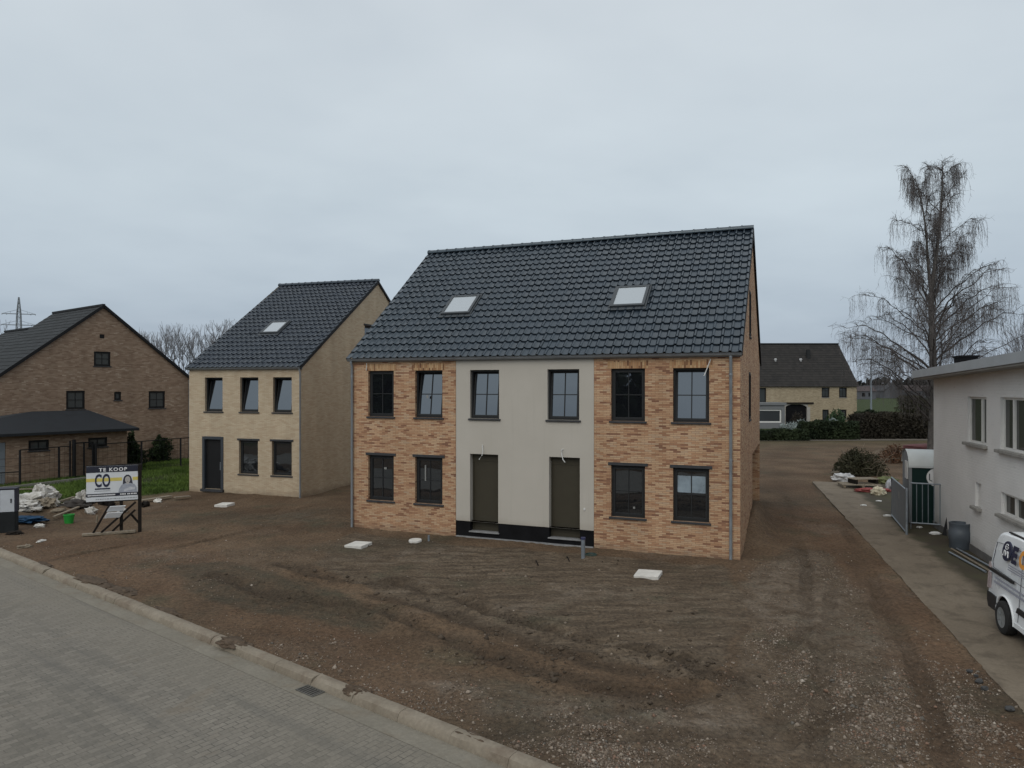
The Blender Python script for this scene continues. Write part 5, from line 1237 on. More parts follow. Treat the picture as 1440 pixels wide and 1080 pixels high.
# portrait printed on the board: dark hair, pale clothes, folded arms
def shape(pts, d, mat, name):
    b = MB(); b.face([(x, d, z) for x, z in pts]); return b.build(name, mat, bd)
ell = lambda cx, cz, rx, rz, n=24: [(cx+rx*math.cos(2*math.pi*k/n), cz+rz*math.sin(2*math.pi*k/n)) for k in range(n)]
M['print_hair'] = plain('printed_hair', (.03,.03,.045), .5, .1, 8); M['print_skin'] = plain('printed_skin', (.42,.40,.38), .5, .06, 8); M['print_cloth'] = plain('printed_clothes', (.33,.35,.40), .5, .2, 14); M['print_pale'] = plain('printed_arms', (.50,.51,.54), .5, .12, 14)
z0 = Zb+.25; cx = .43
shape([(cx-.14,z0+.25),(cx-.13,z0+.40),(cx-.10,z0+.50),(cx-.04,z0+.555),(cx+.03,z0+.555),(cx+.09,z0+.50),(cx+.12,z0+.40),(cx+.15,z0+.24),(cx+.06,z0+.22),(cx-.06,z0+.20)], -.0045, M['print_hair'], 'printed_portrait')
shape([(cx-.26,z0),(cx-.24,z0+.12),(cx-.17,z0+.24),(cx-.06,z0+.29),(cx+.07,z0+.29),(cx+.19,z0+.25),(cx+.25,z0+.15),(cx+.26,z0)], -.0055, M['print_cloth'], 'printed_portrait')
shape(ell(cx, z0+.40, .075, .105), -.0062, M['print_skin'], 'printed_portrait'); shape([(cx-.035,z0+.26),(cx+.035,z0+.26),(cx+.04,z0+.33),(cx-.04,z0+.33)], -.0060, M['print_skin'], 'printed_portrait')
shape([(cx-.10,z0+.02),(cx-.10,z0+.09),(cx+.08,z0+.17),(cx+.22,z0+.14),(cx+.20,z0+.08),(cx+.06,z0+.07)], -.0068, M['print_pale'], 'printed_portrait')
b = MB()
for dx in (-.028,.028): b.face([(cx+dx+q[0], -.0066, z0+.415+q[1]) for q in ell(0,0,.012,.006,8)])
b.face([(cx+q[0], -.0066, z0+.345+q[1]) for q in ell(0,0,.024,.007,8)]); b.build('printed_portrait', M['print_hair'], bd)
b = MB(); b.box(hwid+.003, hwid+.10, -.02, .13, -.25, Zt+.02); b.build('post', M['timber_dark'], sg_)
b = MB(); b.box(.20, .29, .034, .13, -.25, Zt-.1); b.build('post', M['timber_dark'], sg_)
for za, zb in ((Zt-.02, Zt+.03), (Zb-.04, Zb+.03)): b = MB(); b.box(-hwid-.02, hwid, .032, .08, za, zb); b.build('frame_rail', M['timber_dark'], sg_)
b = MB(); b.box(-.82, .66, -.16, .02, .02, .09); b.build('base_plank', M['timber'], sg_, bevel=.008)
for a, c in (((-.52,-.06,.085),(-.05,.02,.98)), ((-.30,-.12,.09),(.66,-.005,.98)), ((.0,.0,.09),(.64,.03,.72)), ((.80,.1,.2),(.5,.11,.6))):
    b = MB(); b.bar(a, c, .05, .06); b.build('brace', M['timber_dark'], sg_)
for k, (z, x0) in enumerate(((.82,.02), (.62,-.06))):
    b = MB(); b.obox((x0+.10,-.12,z), (.22,0,.0), (.0,.012,.006), (.05,-.04,.085)); b.build('small_panel', M['sign_white'], sg_)

# ================================================================== utility cabinet, rubble, bucket
p = at(9, 748); cb = thing('utility_cabinet', 'pale grey utility cabinet on a dark base at the left edge', 'cabinet', (p.x, p.y, 0), R(20))
M['cab'] = plain('cabinet_grey', (.44,.46,.49), .5, .08, 3); M['cab_d'] = plain('cabinet_base', (.018,.020,.021), .8, .2, 4, spec=.15); M['cab_side'] = plain('cabinet_surround', (.045,.045,.06), .7, .1, 3, spec=.2)
b = MB(); b.box(-.30, .28, -.16, .22, -.2, .64); b.build('base', M['cab_d'], cb, bevel=.015)
b = MB(); b.box(-.26, .30, -.10, .22, .642, 1.38); b.box(-.28, .32, -.14, .24, 1.382, 1.42); b.build('housing', M['cab_side'], cb, bevel=.015)
b = MB(); b.box(-.14, .25, -.135, -.102, .66, 1.36); d_ = b.build('door', M['cab'], cb, bevel=.008)
b = MB(); b.box(-.255, -.15, -.13, -.102, .70, 1.32); b.build('door', M['cab'], cb, bevel=.008)
b = MB(); b.box(.15, .18, -.155, -.137, .95, 1.08); b.build('lock', M['black'], d_)
t = NT('crumpled_white_plastic'); n = t.noise(t.obj, 3.2, 6, .65, dist=.6); v = t.new('ShaderNodeTexVoronoi', feature='DISTANCE_TO_EDGE'); v.inputs['Scale'].default_value = 4; t.link(t.noise(t.obj, 2, 2).outputs['Color'], v.inputs['Vector'])
c = t.ramp(n.outputs[0], [(.34, (.04,.037,.032)), (.42, (.30,.28,.24)), (.55, (.50,.48,.45)), (.72, (.60,.59,.57))]).outputs[0]; t.bump(n.outputs[0], .9, .06)
M['bag'] = t.set(Base_Color=c, Roughness=.6)
for i, (px, yb, r, lab) in enumerate(((44,722,(.75,.5,.38),'large crumpled white builders bag right behind the utility cabinet'), (60,716,(.45,.38,.55),'white builders bag standing at the right end of the rubble heap'), (34,727,(.55,.4,.22),'flat torn white bag at the foot of the rubble heap'), (116,714,(.30,.26,.34),'white sack half hidden behind the lower edge of the for sale sign'), (66,724,(.28,.26,.22),'small beige sack in front of the upright white bag'))):
    p = at(px, yb); b = MB(); z = gz(p.x, p.y); b.blob((p.x, p.y, z+r[2]*.6), r, .6, 3+i*5, 4, freq=2.2); o = b.build('rubble_bag', M['bag'] if i != 4 else M['timber'], None, smooth=25, origin=(p.x, p.y, z)); tag(o, lab, 'bag', 'bags on the rubble heap')
def plank(a, c, w, h, lab, mat='timber', group='timber lying on the rubble heap'):
    a, c = at(*a), at(*c); za, zc = gz(a.x, a.y), gz(c.x, c.y); b = MB(); b.bar((a.x, a.y, za+.12), (c.x, c.y, zc+.10), w, h)
    m_ = (a+c)/2; tag(b.build('plank', M[mat], None, bevel=.006, origin=(m_.x, m_.y, (za+zc)/2)), lab, 'plank', group)
plank((52,728), (106,709), .16, .06, 'long pale plank lying across the rubble, from the bags to the white sack')
plank((60,722), (104,704), .10, .08, 'thinner plank behind the long pale one on the rubble heap')
plank((76,733), (118,722), .10, .05, 'short grey board lying on the soil right of the green bucket')
plank((26,692), (64,690), .12, .05, 'thin board on top of the white bags'); plank((40,735), (68,737), .10, .05, 'dark board in front of the blue tarp', 'timber_dark')
plank((140,719), (166,708), .14, .06, 'pale plank on the ground behind the sign braces'); plank((196,708), (240,701), .25, .04, 'flat pale plank on the grass edge between the sign and the cream house')
b = MB(); p = at(38, 737); z = gz(p.x, p.y); b.blob((p.x, p.y, z+.12), (.55,.25,.10), .6, 8, 4, freq=2.6); tag(b.build('tarpaulin', plain('blue_tarpaulin', (.012,.045,.095), .7, .5, 3, bump=.03, spec=.2), None, smooth=80, origin=(p.x, p.y, z)), 'crumpled blue tarpaulin in front of the rubble bags', 'tarpaulin')
b = MB(); p = at(103, 722); z = gz(p.x, p.y); b.blob((p.x+.1, p.y, z+.08), (.6,.35,.22), .5, 18, 4, freq=2.4); tag(b.build('rubble_mound', plain('dark_rubble', (.035,.03,.026), .95, .6, 6, bump=.05), None, smooth=80, origin=(p.x, p.y, z)), 'dark mound of rubble and roots left of the sign', 'rubble')
for i, (px, py, w, d, h, m_, lab) in enumerate(((20,752,.5,.2,.08,'timber_dark','dark scrap at the foot of the utility cabinet'), (82,728,.45,.16,.08,'timber','pale splintered board end left of the green bucket'), (90,716,.5,.25,.14,'bag','torn white plastic between the bags and the sign'), (72,712,.4,.3,.2,'timber','brown crumpled sheet right of the white bags'), (128,725,.5,.3,.16,'bag','white plastic scrap under the left edge of the sign'), (150,716,.6,.3,.18,'timber_dark','dark tangle of scrap wood behind the sign braces'), (172,722,.35,.2,.10,'concrete_cover','pale rubble lump right of the sign braces'), (204,712,.6,.3,.16,'timber_dark','dark lump of turf right of the sign'), (222,706,.4,.25,.10,'concrete_cover','pale rubble further right along the grass edge'), (56,742,.3,.2,.08,'concrete_cover','small pale scrap below the blue tarpaulin'), (34,770,.35,.2,.06,'timber','lone brown clod near the kerb at the left'), (58,762,.3,.12,.05,'concrete_cover','pale stone in front of the rubble, near the kerb'))):
    p = at(px, py); z = gz(p.x, p.y); b = MB(); b.blob((0,0,h*.4), (w/2,d/2,h), .55, 300+i*7, 3, freq=2.6); o = b.build('debris', M[m_], None, smooth=70); o.location = (p.x, p.y, z); o.rotation_euler = (0,0,i*.7); tag(o, lab, 'debris', 'debris along the left grass edge', 'thing')
p = at(97, 736); bk = thing('bucket', 'bright green plastic bucket on the soil beside the planks', 'bucket', (p.x, p.y, gz(p.x, p.y)))
M['green'] = plain('green_plastic', (.02,.26,.035), .45, .08, 5)
b = MB(); b.lathe([(.13,0),(.165,.27),(.175,.27),(.175,.30),(.158,.30),(.15,.25),(.12,.02)], 20); b.build('body', M['green'], bk, smooth=40)
b = MB(); b.tube([(.17*math.cos(t), .04, .29-.10*math.sin(t)) for t in np.linspace(0, math.pi, 12)], .006, 5); b.build('handle', M['black'], bk)
p = at(136, 735); b = MB(); b.tube([(p.x, p.y, 0), (p.x+.02, p.y, .26)], [.035,.03], 7); tag(b.build('timber_stake', M['timber'], None, origin=(p.x, p.y, 0)), 'short orange brown stake in the soil left of the sign', 'stake')
# ================================================================== covers, pipe stubs, grate
GC = 'pale concrete inspection covers'
def cover(px, py, w, lab, rot=.3, rnd_=False):
    p = at(px, py); z = gz(p.x, p.y)+.03; b = MB()
    if rnd_: b.lathe([(w/2,-.12),(w/2,.03),(w/2-.02,.045)], 20)
    else: b.box(-w/2, w/2, -w/2, w/2, -.12, .06)
    o = b.build('inspection_cover', M['concrete_cover'], None, bevel=.012); o.location = (p.x, p.y, z); o.rotation_euler = (.02, -.03, rot); tag(o, lab, 'cover', GC)
cover(504, 767.5, .58, 'square pale concrete cover in front of the left corner of the brick house', -.38); cover(911.5, 809.5, .60, 'square pale concrete cover in front of the two right ground floor windows', -.38)
cover(316, 711.5, .55, 'square pale concrete cover in front of the cream house door', -.2); cover(584, 761, .40, 'small round grey cover near the left brick wall', 0, True)
plank((246,703.5), (267,701), .2, .05, 'short flat plank ending at the left corner of the cream house')
p = at(820, 786); ps = thing('pipe_stub', 'upright grey service pipe standing in front of the right bronze door', 'pipe', (p.x, p.y, gz(p.x, p.y)))
b = MB(); b.tube([(0,0,-.2),(0,0,.50)], .055, 12); b.build('body', M['galv'], ps, smooth=50)
b = MB(); b.tube([(0,0,.502),(0,0,.56)], .068, 12); b.build('cap', plain('blue_cap', (.03,.035,.09), .5, .1, 5), ps, smooth=50)
p = at(831, 782); b = MB(); z = gz(p.x, p.y); b.lathe([(.17,-.1),(.17,.04),(.14,.05),(.13,.0)], 18, 0, (p.x, p.y, z)); tag(b.build('drain_cover', plain('dark_green_plastic', (.02,.045,.038), .5, .1, 5), None, smooth=40, origin=(p.x, p.y, z)), 'dark green round drain cover beside the upright pipe', 'drain cover')
p = at(655.5/1440*280/1+470, 752)
b = MB(); q = at(603, 760); b.tube([(q.x,q.y,-.1),(q.x,q.y,.16)], .035, 8); tag(b.build('pipe_stub', M['galv'], None, origin=(q.x, q.y, 0)), 'short thin grey pipe end by the left brick wall, right of the round cover', 'pipe')
for i, (px, py, lab) in enumerate(((757,797,'short dark stick lying in the soil before the right door, left one'), (801,790,'dark root end sticking from the soil near the upright pipe'))):
    p = at(px, py); z = gz(p.x, p.y); b = MB(); b.tube([(p.x,p.y,z),(p.x-.05,p.y+.12,z+.10),(p.x-.06,p.y+.3,z+.05)], .018, 5); tag(b.build('stick', M['timber_dark'], None, origin=(p.x, p.y, z)), lab, 'stick', 'sticks in the soil')
ga_ = (np.array([-2.993, 11.415])-K0)@KT
gr = thing('drain_grate', 'dark iron street drain grate set in the gutter against the kerb', 'drain grate', kp(ga_, .36, -.084), math.atan2(KT[1], KT[0]))
M['iron'] = plain('cast_iron', (.075,.070,.060), .7, .3, 8); b = MB(); 
b.box(-.22,.22,-.12,-.095,-.02,.010); b.box(-.22,.22,.095,.12,-.02,.010); b.box(-.22,-.19,-.095,.095,-.02,.010); b.box(.19,.22,-.095,.095,-.02,.010); b.build('frame', M['iron'], gr)
b = MB()
for k in range(6): x = -.155+k*.062; b.box(x-.012, x+.012, -.094, .094, -.02, .007)
b.build('bars', M['iron'], gr); b = MB(); b.face([(-.20,-.11,.001),(.20,-.11,.001),(.20,.11,.001),(-.20,.11,.001)]); b.build('sump', plain('drain_dark', (.022,.019,.016), .9, .1, 3), gr)

# ================================================================== garden fence with gate
fn = thing('garden_fence', 'black metal mesh fence with posts in front of the brown brick house', 'fence', (0, 0, 0))
FPts = [(-60,672),(28,683),(83,676)] ; FP = [at(-70, 690), at(28, 683), at(83, 676)]; FP2 = [at(132, 671), at(199, 664), at(254, 657), at(300, 652)]
def fpost(q, h=1.75, r=.035):
    b = MB(); b.bar((q.x,q.y,-.2), (q.x,q.y,h), r*2); b.build('post', M['black'], fn)
def fpanel(a, c, h=1.68):
    b = MB(); b.bar((a.x,a.y,h), (c.x,c.y,h), .045); L = (c-a).length; n = int(L/.22)
    for z in (.15, .55, .95, 1.3): b.bar((a.x,a.y,z), (c.x,c.y,z), .012)
    for k in range(1, n): q = a+(c-a)*k/n; b.bar((q.x,q.y,.05), (q.x,q.y,h), .006)
    b.build('mesh_panel', M['black'], fn)
hs = [1.05, 1.62, 1.62]
for q in FP[1:]+FP2: fpost(q, 1.68)
fpost(FP[0], 1.05); fpanel(FP[0], FP[1], .66); fpanel(FP[1], FP[2]); 
for a, c in zip(FP2, FP2[1:]): fpanel(a, c)
ga1, ga2 = at(104, 674), at(118, 672.5); fpost(ga1, 2.0, .06); fpost(at(98.5, 674.5), 1.95, .03); fpanel(FP[2], at(98.5, 674.5)); fpost(at(135, 671), 1.75)
b = MB(); a, c = at(105.5, 673.9), at(130.5, 671.2)
for z in (.12, 1.82): b.bar((a.x,a.y,z), (c.x,c.y,z), .06)
for k in range(3): q = a+(c-a)*k/2; b.bar((q.x,q.y,.12), (q.x,q.y,1.85), .06)
for k in range(1, 14): q = a+(c-a)*k/14; b.bar((q.x,q.y,.12), (q.x,q.y,1.85), .010)
b.build('gate', M['black'], fn)
ed_ = MB(); e0 = [at(-20, 692), at(28, 687.5), at(83, 680.5), at(126, 675)]
for a, c in zip(e0, e0[1:]): ed_.bar((a.x,a.y-.25,.02), (c.x,c.y-.25,.02), .10, .34)
tag(ed_.build('garden_edging', plain('edging_concrete', (.20,.19,.165), .9, .2, 4), None, origin=(e0[1].x, e0[1].y, 0)), 'low concrete garden edging along the foot of the mesh fence', 'edging')
# ================================================================== things by the white building
pt = at(1279, 738)
ct = thing('site_container', 'dark green container with a white barrel roof half hidden by the white building', 'container', (pt.x+.1, pt.y+.15, 0), R(-21))
M['dgreen'] = plain('dark_green_panel', (.005,.022,.020), .6, .12, 3, spec=.2); M['pale_roof'] = plain('pale_barrel_roof', (.47,.50,.50), .5, .08, 2); M['grey_end'] = plain('grey_end_panel', (.17,.18,.19), .6, .12, 3)
b = MB(); WX, DY = 2.6, 1.5; b.box(.05, WX, 0, DY, .05, 2.02); b.build('body', M['dgreen'], ct, bevel=.01)
b = MB(); n = 12; ar = [(DY/2-(DY/2+.06)*math.cos(math.pi*k/n), 1.98+.52*math.sin(math.pi*k/n)) for k in range(n+1)]
A = [b.pt((-.05, y, z)) for y, z in ar]; Bq = [b.pt((WX+.05, y, z)) for y, z in ar]
for k in range(n): b.f.append([A[k], Bq[k], Bq[k+1], A[k+1]]); b.m.append(0); b.uv.append(None)
b.box(-.05, WX+.05, -.062, -.004, 1.93, 2.0); b.build('barrel_roof', M['pale_roof'], ct, smooth=40)
b = MB(); b.face([(-.02,0,.05),(-.02,DY,.05),(-.02,DY,1.98)]+[(-.02, y, z-.03) for y, z in ar[::-1][1:-1]]+[(-.02,0,1.98)]); b.build('end_panel', M['grey_end'], ct)
b = MB(); b.box(-.04, .05, -.05, .09, .05, 1.93); b.build('corner_post', M['grey_end'], ct)
b = MB(); b.face([(.80+.31*math.cos(2*math.pi*k/28), -.004, 1.62+.31*math.sin(2*math.pi*k/28)) for k in range(28)]); em = b.build('round_emblem', M['letter_white'], ct)
b = MB(); b.tube([(.58,-.010,1.74),(.58,-.010,1.53),(.66,-.010,1.49)], .014, 5); b.tube([(.72,-.010,1.51),(.78,-.010,1.68),(.84,-.010,1.53),(.90,-.010,1.68),(.96,-.010,1.55)], .014, 5); b.build('emblem_mark', M['dgreen'], em)
b = MB(); b.box(-.055, -.021, .25, .75, 1.5, 2.1); b.build('white_sheet', M['white_plastic'], ct)
# grey gate leaf standing open and the railing behind it
ga, gb_ = at(1254, 727), at(1274.5, 752); gt = thing('metal_gate', 'grey sheet metal gate leaf standing open on the driveway', 'gate', (ga.x, ga.y, 0), math.atan2(gb_.y-ga.y, gb_.x-ga.x))
L = (Vector((gb_.x, gb_.y))-Vector((ga.x, ga.y))).length; zt = 1.42
b = MB(); b.tube([(0,0,.08),(0,0,zt),(L,0,zt),(L,0,.08),(0,0,.08)], .028, 8); b.build('frame', M['galv'], gt, smooth=50)
b = MB(); b.box(.03, L-.03, -.008, .008, .10, zt-.03); pn = b.build('sheet_panel', plain('grey_gate_sheet', (.165,.185,.205), .5, .1, 2, metallic=.3), gt)
b = MB(); b.face([(L*.55+.13*math.cos(2*math.pi*k/20), -.012, 1.05+.15*math.sin(2*math.pi*k/20)) for k in range(20)]); b.build('round_sticker', plain('faded_sticker', (.28,.29,.29), .6, .2, 9), pn)
b = MB(); b.tube([(L+.05,0,-.2),(L+.05,0,zt+.06)], .04, 8); b.build('hinge_post', M['galv'], gt, smooth=50)
ra, rb = at(1276, 744), at(1330, 748); rl = thing('railing', 'grey tubular railing in front of the green container', 'railing', (ra.x, ra.y, 0), math.atan2(rb.y-ra.y, rb.x-ra.x)); L = 1.5
b = MB(); b.tube([(.1,0,1.52),(L,0,1.52)], .024, 8); b.tube([(.1,0,.22),(L,0,.22)], .024, 8); b.build('rail', M['galv'], rl, smooth=50)
for k in range(9): b = MB(); x = .1+k*.165; b.tube([(x,0,-.05 if k in (0,8) else .23),(x,0,1.5)], .014, 6); b.build('bar', M['galv'], rl, smooth=50)
# blue grey barrel, board, poles
p = at(1350, 772); bl = thing('plastic_barrel', 'blue grey plastic barrel standing against the white wall', 'barrel', (p.x, p.y, 0))
M['barrel'] = plain('blue_grey_plastic', (.075,.090,.108), .5, .15, 3)
b = MB(); b.lathe([(.25,0),(.27,.04),(.275,.25),(.29,.28),(.29,.52),(.275,.55),(.27,.70),(.28,.72),(.28,.76),(.25,.76),(.24,.60)], 24); b.build('body', M['barrel'], bl, smooth=40)
b = MB(); b.lathe([(.235,.64),(.235,.66)], 24); b.build('water', plain('dark_water', (.01,.012,.014), .1, .1, 3), bl)
b = MB(); b.tube([(.18,.0,.66),(.26,-.02,.80),(.36,-.05,.88),(.44,-.08,.90)], .016, 6); b.build('hose', plain('green_hose', (.06,.08,.05), .6, .1, 5), bl, smooth=60)
q = at(1331, 754); b = MB(); b.obox((q.x+.10, q.y+.0, .34), (.09,-.10,.0), (.012,.010,.0), (.11,.02,.40)); tag(b.build('leaning_board', M['black'], None, origin=(q.x, q.y, 0)), 'black board leaning on the white wall behind the barrel', 'board')
for i, (a, c) in enumerate((((1338,774),(1392,806)), ((1335,779),(1386,807)), ((1342,772),(1394,800)))):
    a, c = at(*a), at(*c); b = MB(); b.tube([(a.x,a.y,.05),(c.x,c.y,.05)], .028, 8); tag(b.build('scaffold_pole', M['galv'] if i else M['timber'], None, smooth=50, origin=(a.x, a.y, 0)), ['pale timber pole on the ground between the barrel and the van, the middle one', 'grey metal pole on the ground nearest the driveway, pointing at the van', 'grey metal pole on the ground nearest the white wall, pointing at the van'][i], 'pole', 'poles on the ground behind the van')
# flattened wet ground along the wall is bare soil: small litter
def litter(px, py, w, d, lab, mat, h=.03, rot=0):
    p = at(px, py, .02); b = MB(); b.blob((0,0,h*.5), (w/2,d/2,h), .35, int(px) % 17, 3, freq=2.2); o = b.build('litter', mat, None, smooth=60); o.location = (p.x, p.y, .02); o.rotation_euler = (0,0,rot); tag(o, lab, 'litter', 'scraps on the ground by the railing')
litter(1297, 734, .55, .16, 'long white plastic scrap on the ground under the railing', M['white_plastic'], .05, -.1); litter(1293, 742, .2, .14, 'small white scrap just below the long one under the railing', M['white_plastic'])
litter(1315, 751, .35, .22, 'white crumpled scrap on the soil left of the barrel', M['white_plastic'], .05); litter(1248, 726, .35, .14, 'pale slat lying left of the gate foot', M['white_plastic'], .04); litter(1236, 705, .25, .15, 'tiny pale scrap on the driveway below the pallet', M['white_plastic'])
litter(1214, 711, .25, .12, 'tiny pale scrap further left on the driveway', M['white_plastic'])
# pallet and heap at the end of the drive
p = at(1216, 688); pl = thing('pallet', 'weathered timber pallet lying in front of the wild bush', 'pallet', (p.x, p.y+.5, .03), R(-12))
b = MB()
for k in range(6): b.box(-.85, .85, -.5+k*.19, -.5+k*.19+.13, .13, .155)
b.build('deck_boards', M['timber'], pl)
for x in (-.8, 0, .7): b = MB(); b.box(x, x+.1, -.5, .6, .02, .128); b.build('bearer', M['timber'], pl)
q = thing('pallet', 'smaller stack of timber on top of the weathered pallet', 'pallet', (p.x+.25, p.y+.7, .19), R(6)); b = MB()
for k in range(4): b.box(-.6, .6, -.35+k*.18, -.35+k*.18+.13, .20, .23); 
b.build('deck_boards', M['timber'], q)
for x in (-.55, .45): b = MB(); b.box(x, x+.1, -.35, .3, 0, .198); b.build('bearer', M['timber_dark'], q)
for i, (px, py, r, col, lab) in enumerate(((1186,676,(.55,.3,.22),(.42,.42,.42),'pale crumpled plastic at the left end of the pallet'), (1228,692,(.75,.22,.12),(.22,.045,.04),'crumpled red cloth lying in front of the pallet'), (1235,696,(.28,.25,.22),(.50,.45,.33),'cream white sack right of the red cloth'), (1247,680,(.5,.3,.2),(.10,.11,.04),'yellow green weeds and rubbish beside the gate'), (1196,668,(.9,.4,.3),(.10,.085,.06),'grey brown rubble at the foot of the wild bush'), (1252,690,(.2,.2,.3),(.33,.34,.36),'pale grey bag behind the gate leaf'))):
    p = at(px, py); b = MB(); b.blob((0,0,r[2]*.6), r, .45, 50+i*3, 4, freq=2.1); o = b.build('rubbish_pile', plain('rubbish_%d' % i, col, .7, .45, 5, bump=.04), None, smooth=80); o.location = (p.x, p.y, 0); tag(o, lab, 'rubbish', 'rubbish at the end of the driveway')
p = at(1300, 634); b = MB(); b.blob((0,0,.25), (1.6,.5,.25), .35, 77, 3); o = b.build('red_tarpaulin', plain('dull_red_sheet', (.09,.03,.03), .8, .3, 2), None, smooth=80); o.location = (p.x, p.y, 0); tag(o, 'dull red sheet at the far hedge just left of the white building', 'tarpaulin')
# edging rubble along the lower driveway edge
for i, (px, py, s) in enumerate(((1374,948,.05), (1388,962,.07), (1396,972,.06), (1432,1002,.07), (1383,955,.04))):
    p = at(px, py); b = MB(); b.blob((0,0,.03), (s,s*.7,s*.6), .4, 90+i, 2); o = b.build('broken_stone', plain('dark_stone_%d' % i, (.05,.05,.05), .9, .4, 9), None, smooth=30); o.location = (p.x-.12, p.y, gz(p.x-.12, p.y)); tag(o, ['dark broken stone at the driveway edge, furthest of the five from the camera', 'largest dark broken stone at the bend of the driveway edge', 'dark broken stone just nearer than the largest at the driveway edge', 'dark broken stone at the right edge of the picture by the driveway', 'smallest dark broken stone at the driveway edge'][i], 'stone', 'broken stones along the driveway edge')

# ================================================================== white delivery van (rear end in view)
va = R(15.0); fwd = Vector((-math.sin(va), -math.cos(va), 0)); out = Vector((-math.cos(va), math.sin(va), 0))   # out: the side facing the camera
wc = at(1416, 893)
HWV = .86; vo = wc - out*(HWV-.03) - fwd*(-1.18)
van = thing('delivery_van', 'white delivery van parked on the driveway with its rear end in view', 'van', (vo.x, vo.y, .015), math.atan2(fwd.y, fwd.x))
# local: x forward, y to the van's left, z up; the camera sees the right side (y negative)
M['paint'] = plain('white_car_paint', (.74,.755,.76), .28, .03, 1.5, spec=.5); M['trim'] = plain('black_trim', (.014,.014,.015), .6, .15, 9); M['rubber'] = plain('tyre_rubber', (.013,.013,.013), .85, .2, 9)
M['wheel_cover'] = plain('grey_wheel_cover', (.20,.21,.21), .5, .1, 8); M['lamp'] = plain('clear_red_lamp', (.36,.30,.30), .2, .3, 20); M['van_glass'] = glass('van_glass', ior=1.7)
prof = [(-2.02,.32),(-2.06,.42),(-2.06,.62),(-2.03,.95),(-2.0,1.15),(-1.95,1.45),(-1.91,1.68),(-1.85,1.80),(-1.72,1.855),(-1.0,1.885),(-.2,1.87),(.35,1.79),(.75,1.50),(1.15,1.15),(1.35,1.05),(1.75,.95),(1.95,.82),(2.04,.60),(2.04,.40),(1.98,.28),(1.0,.24),(-1.0,.24)]
def hw_(z): return HWV if z < .9 else HWV-.13*((z-.9)/.94)**1.5
b = MB(); rings = []
fr = [(-1.0,.000),(-.985,.035),(-.94,.06),(-.8,.075),(0,.085),(.8,.075),(.94,.06),(.985,.035),(1.0,0)]
cxv, czv = 0, .95
for k, (f, ins) in enumerate(fr):
    inset = .085-ins; ring = []
    for x, z in prof:
        xx = x-math.copysign(min(inset, .085), x-cxv)*(1 if abs(x) > 1.6 else 0); zz = z-inset*(1 if z > 1.6 else (-.3 if z < .3 else 0))
        ring.append(b.pt((xx, f*hw_(z), zz)))
    rings.append(ring)
n = len(prof)
for A, Bq in zip(rings, rings[1:]):
    for j in range(n): b.f.append([A[j], A[(j+1) % n], Bq[(j+1) % n], Bq[j]]); b.m.append(0); b.uv.append(None)
b.f.append(rings[0][::-1]); b.m.append(0); b.uv.append(None); b.f.append(rings[-1][:]); b.m.append(0); b.uv.append(None)
body = b.build('body', M['paint'], None)
bm = bmesh.new(); bm.from_mesh(body.data); bmesh.ops.recalc_face_normals(bm, faces=bm.faces); bm.to_mesh(body.data); bm.free()
cut = MB()
for xw in (-1.18, 1.32):
    cut.tube([(xw,-1.2,.31),(xw,-.52,.31)], .385, 32); cut.tube([(xw,.52,.31),(xw,1.2,.31)], .385, 32)
cu = cut.build('cutter', M['trim']); bm = bmesh.new(); bm.from_mesh(cu.data); bmesh.ops.recalc_face_normals(bm, faces=bm.faces); bm.to_mesh(cu.data); bm.free()
mo = body.modifiers.new('arches', 'BOOLEAN'); mo.operation = 'DIFFERENCE'; mo.solver = 'EXACT'; mo.object = cu; mo.material_mode = 'TRANSFER'
dg = bpy.context.evaluated_depsgraph_get(); nm = bpy.data.meshes.new_from_object(body.evaluated_get(dg)); body.modifiers.clear(); body.data = nm
bpy.data.objects.remove(cu); body.parent = van; nm.name = 'body'
nm.polygons.foreach_set('use_smooth', [True]*len(nm.polygons)); nm.set_sharp_from_angle(angle=R(32))
for xw in (-1.18, 1.32):
    for s in (-1, 1):
        y = s*(HWV-.03); w = bpy.data.objects.new('wheel', None); COL.objects.link(w); w.parent = van; w.location = (xw, y, .31)
        prf = [(.19,-.10),(.27,-.105),(.30,-.085),(.31,-.05),(.31,.05),(.30,.085),(.27,.105),(.19,.10)]
        b = MB(lambda p: (p[0], p[2], p[1])); b.lathe(prf, 32, cap=False); b.build('tyre', M['rubber'], w, smooth=40)
        b = MB(lambda p, s=s: (p[0], p[2]*s, p[1])); b.lathe([(.21,-.08),(.212,.085),(.20,.100),(.17,.095),(.10,.082),(.05,.075)], 28)
        for k in range(7):
            a = 2*math.pi*k/7; b.obox((math.cos(a)*.135, math.sin(a)*.135, .088), (math.cos(a)*.05, math.sin(a)*.05, .006), (-math.sin(a)*.013, math.cos(a)*.013, 0), (0,0,.006))
        b.build('wheel_cover', M['wheel_cover'], w, smooth=40)
YS = -HWV
def sd(x, z, d=.006): return (x, -hw_(z)-d, z)
def side_poly(pts, d, mat, name, parent=None, thick=True):
    b = MB(); A = [b.pt(sd(x, z, d)) for x, z in pts]; Bq = [b.pt(sd(x, z, -.02)) for x, z in pts]; m = len(pts)
    b.f.append(A[:]); b.m.append(0); b.uv.append(None)
    for j in range(m): b.f.append([A[j], A[(j+1) % m], Bq[(j+1) % m], Bq[j]]); b.m.append(0); b.uv.append(None)
    return b.build(name, mat, parent or van)
side_poly([(-2.0,1.03),(-.84,1.03),(-.84,1.085),(-2.0,1.09)], .010, M['trim'], 'door_rail')
side_poly([(-2.035,.60),(-1.62,.58),(-1.575,.30),(-1.98,.30),(-2.04,.42)], .012, M['trim'], 'bumper')
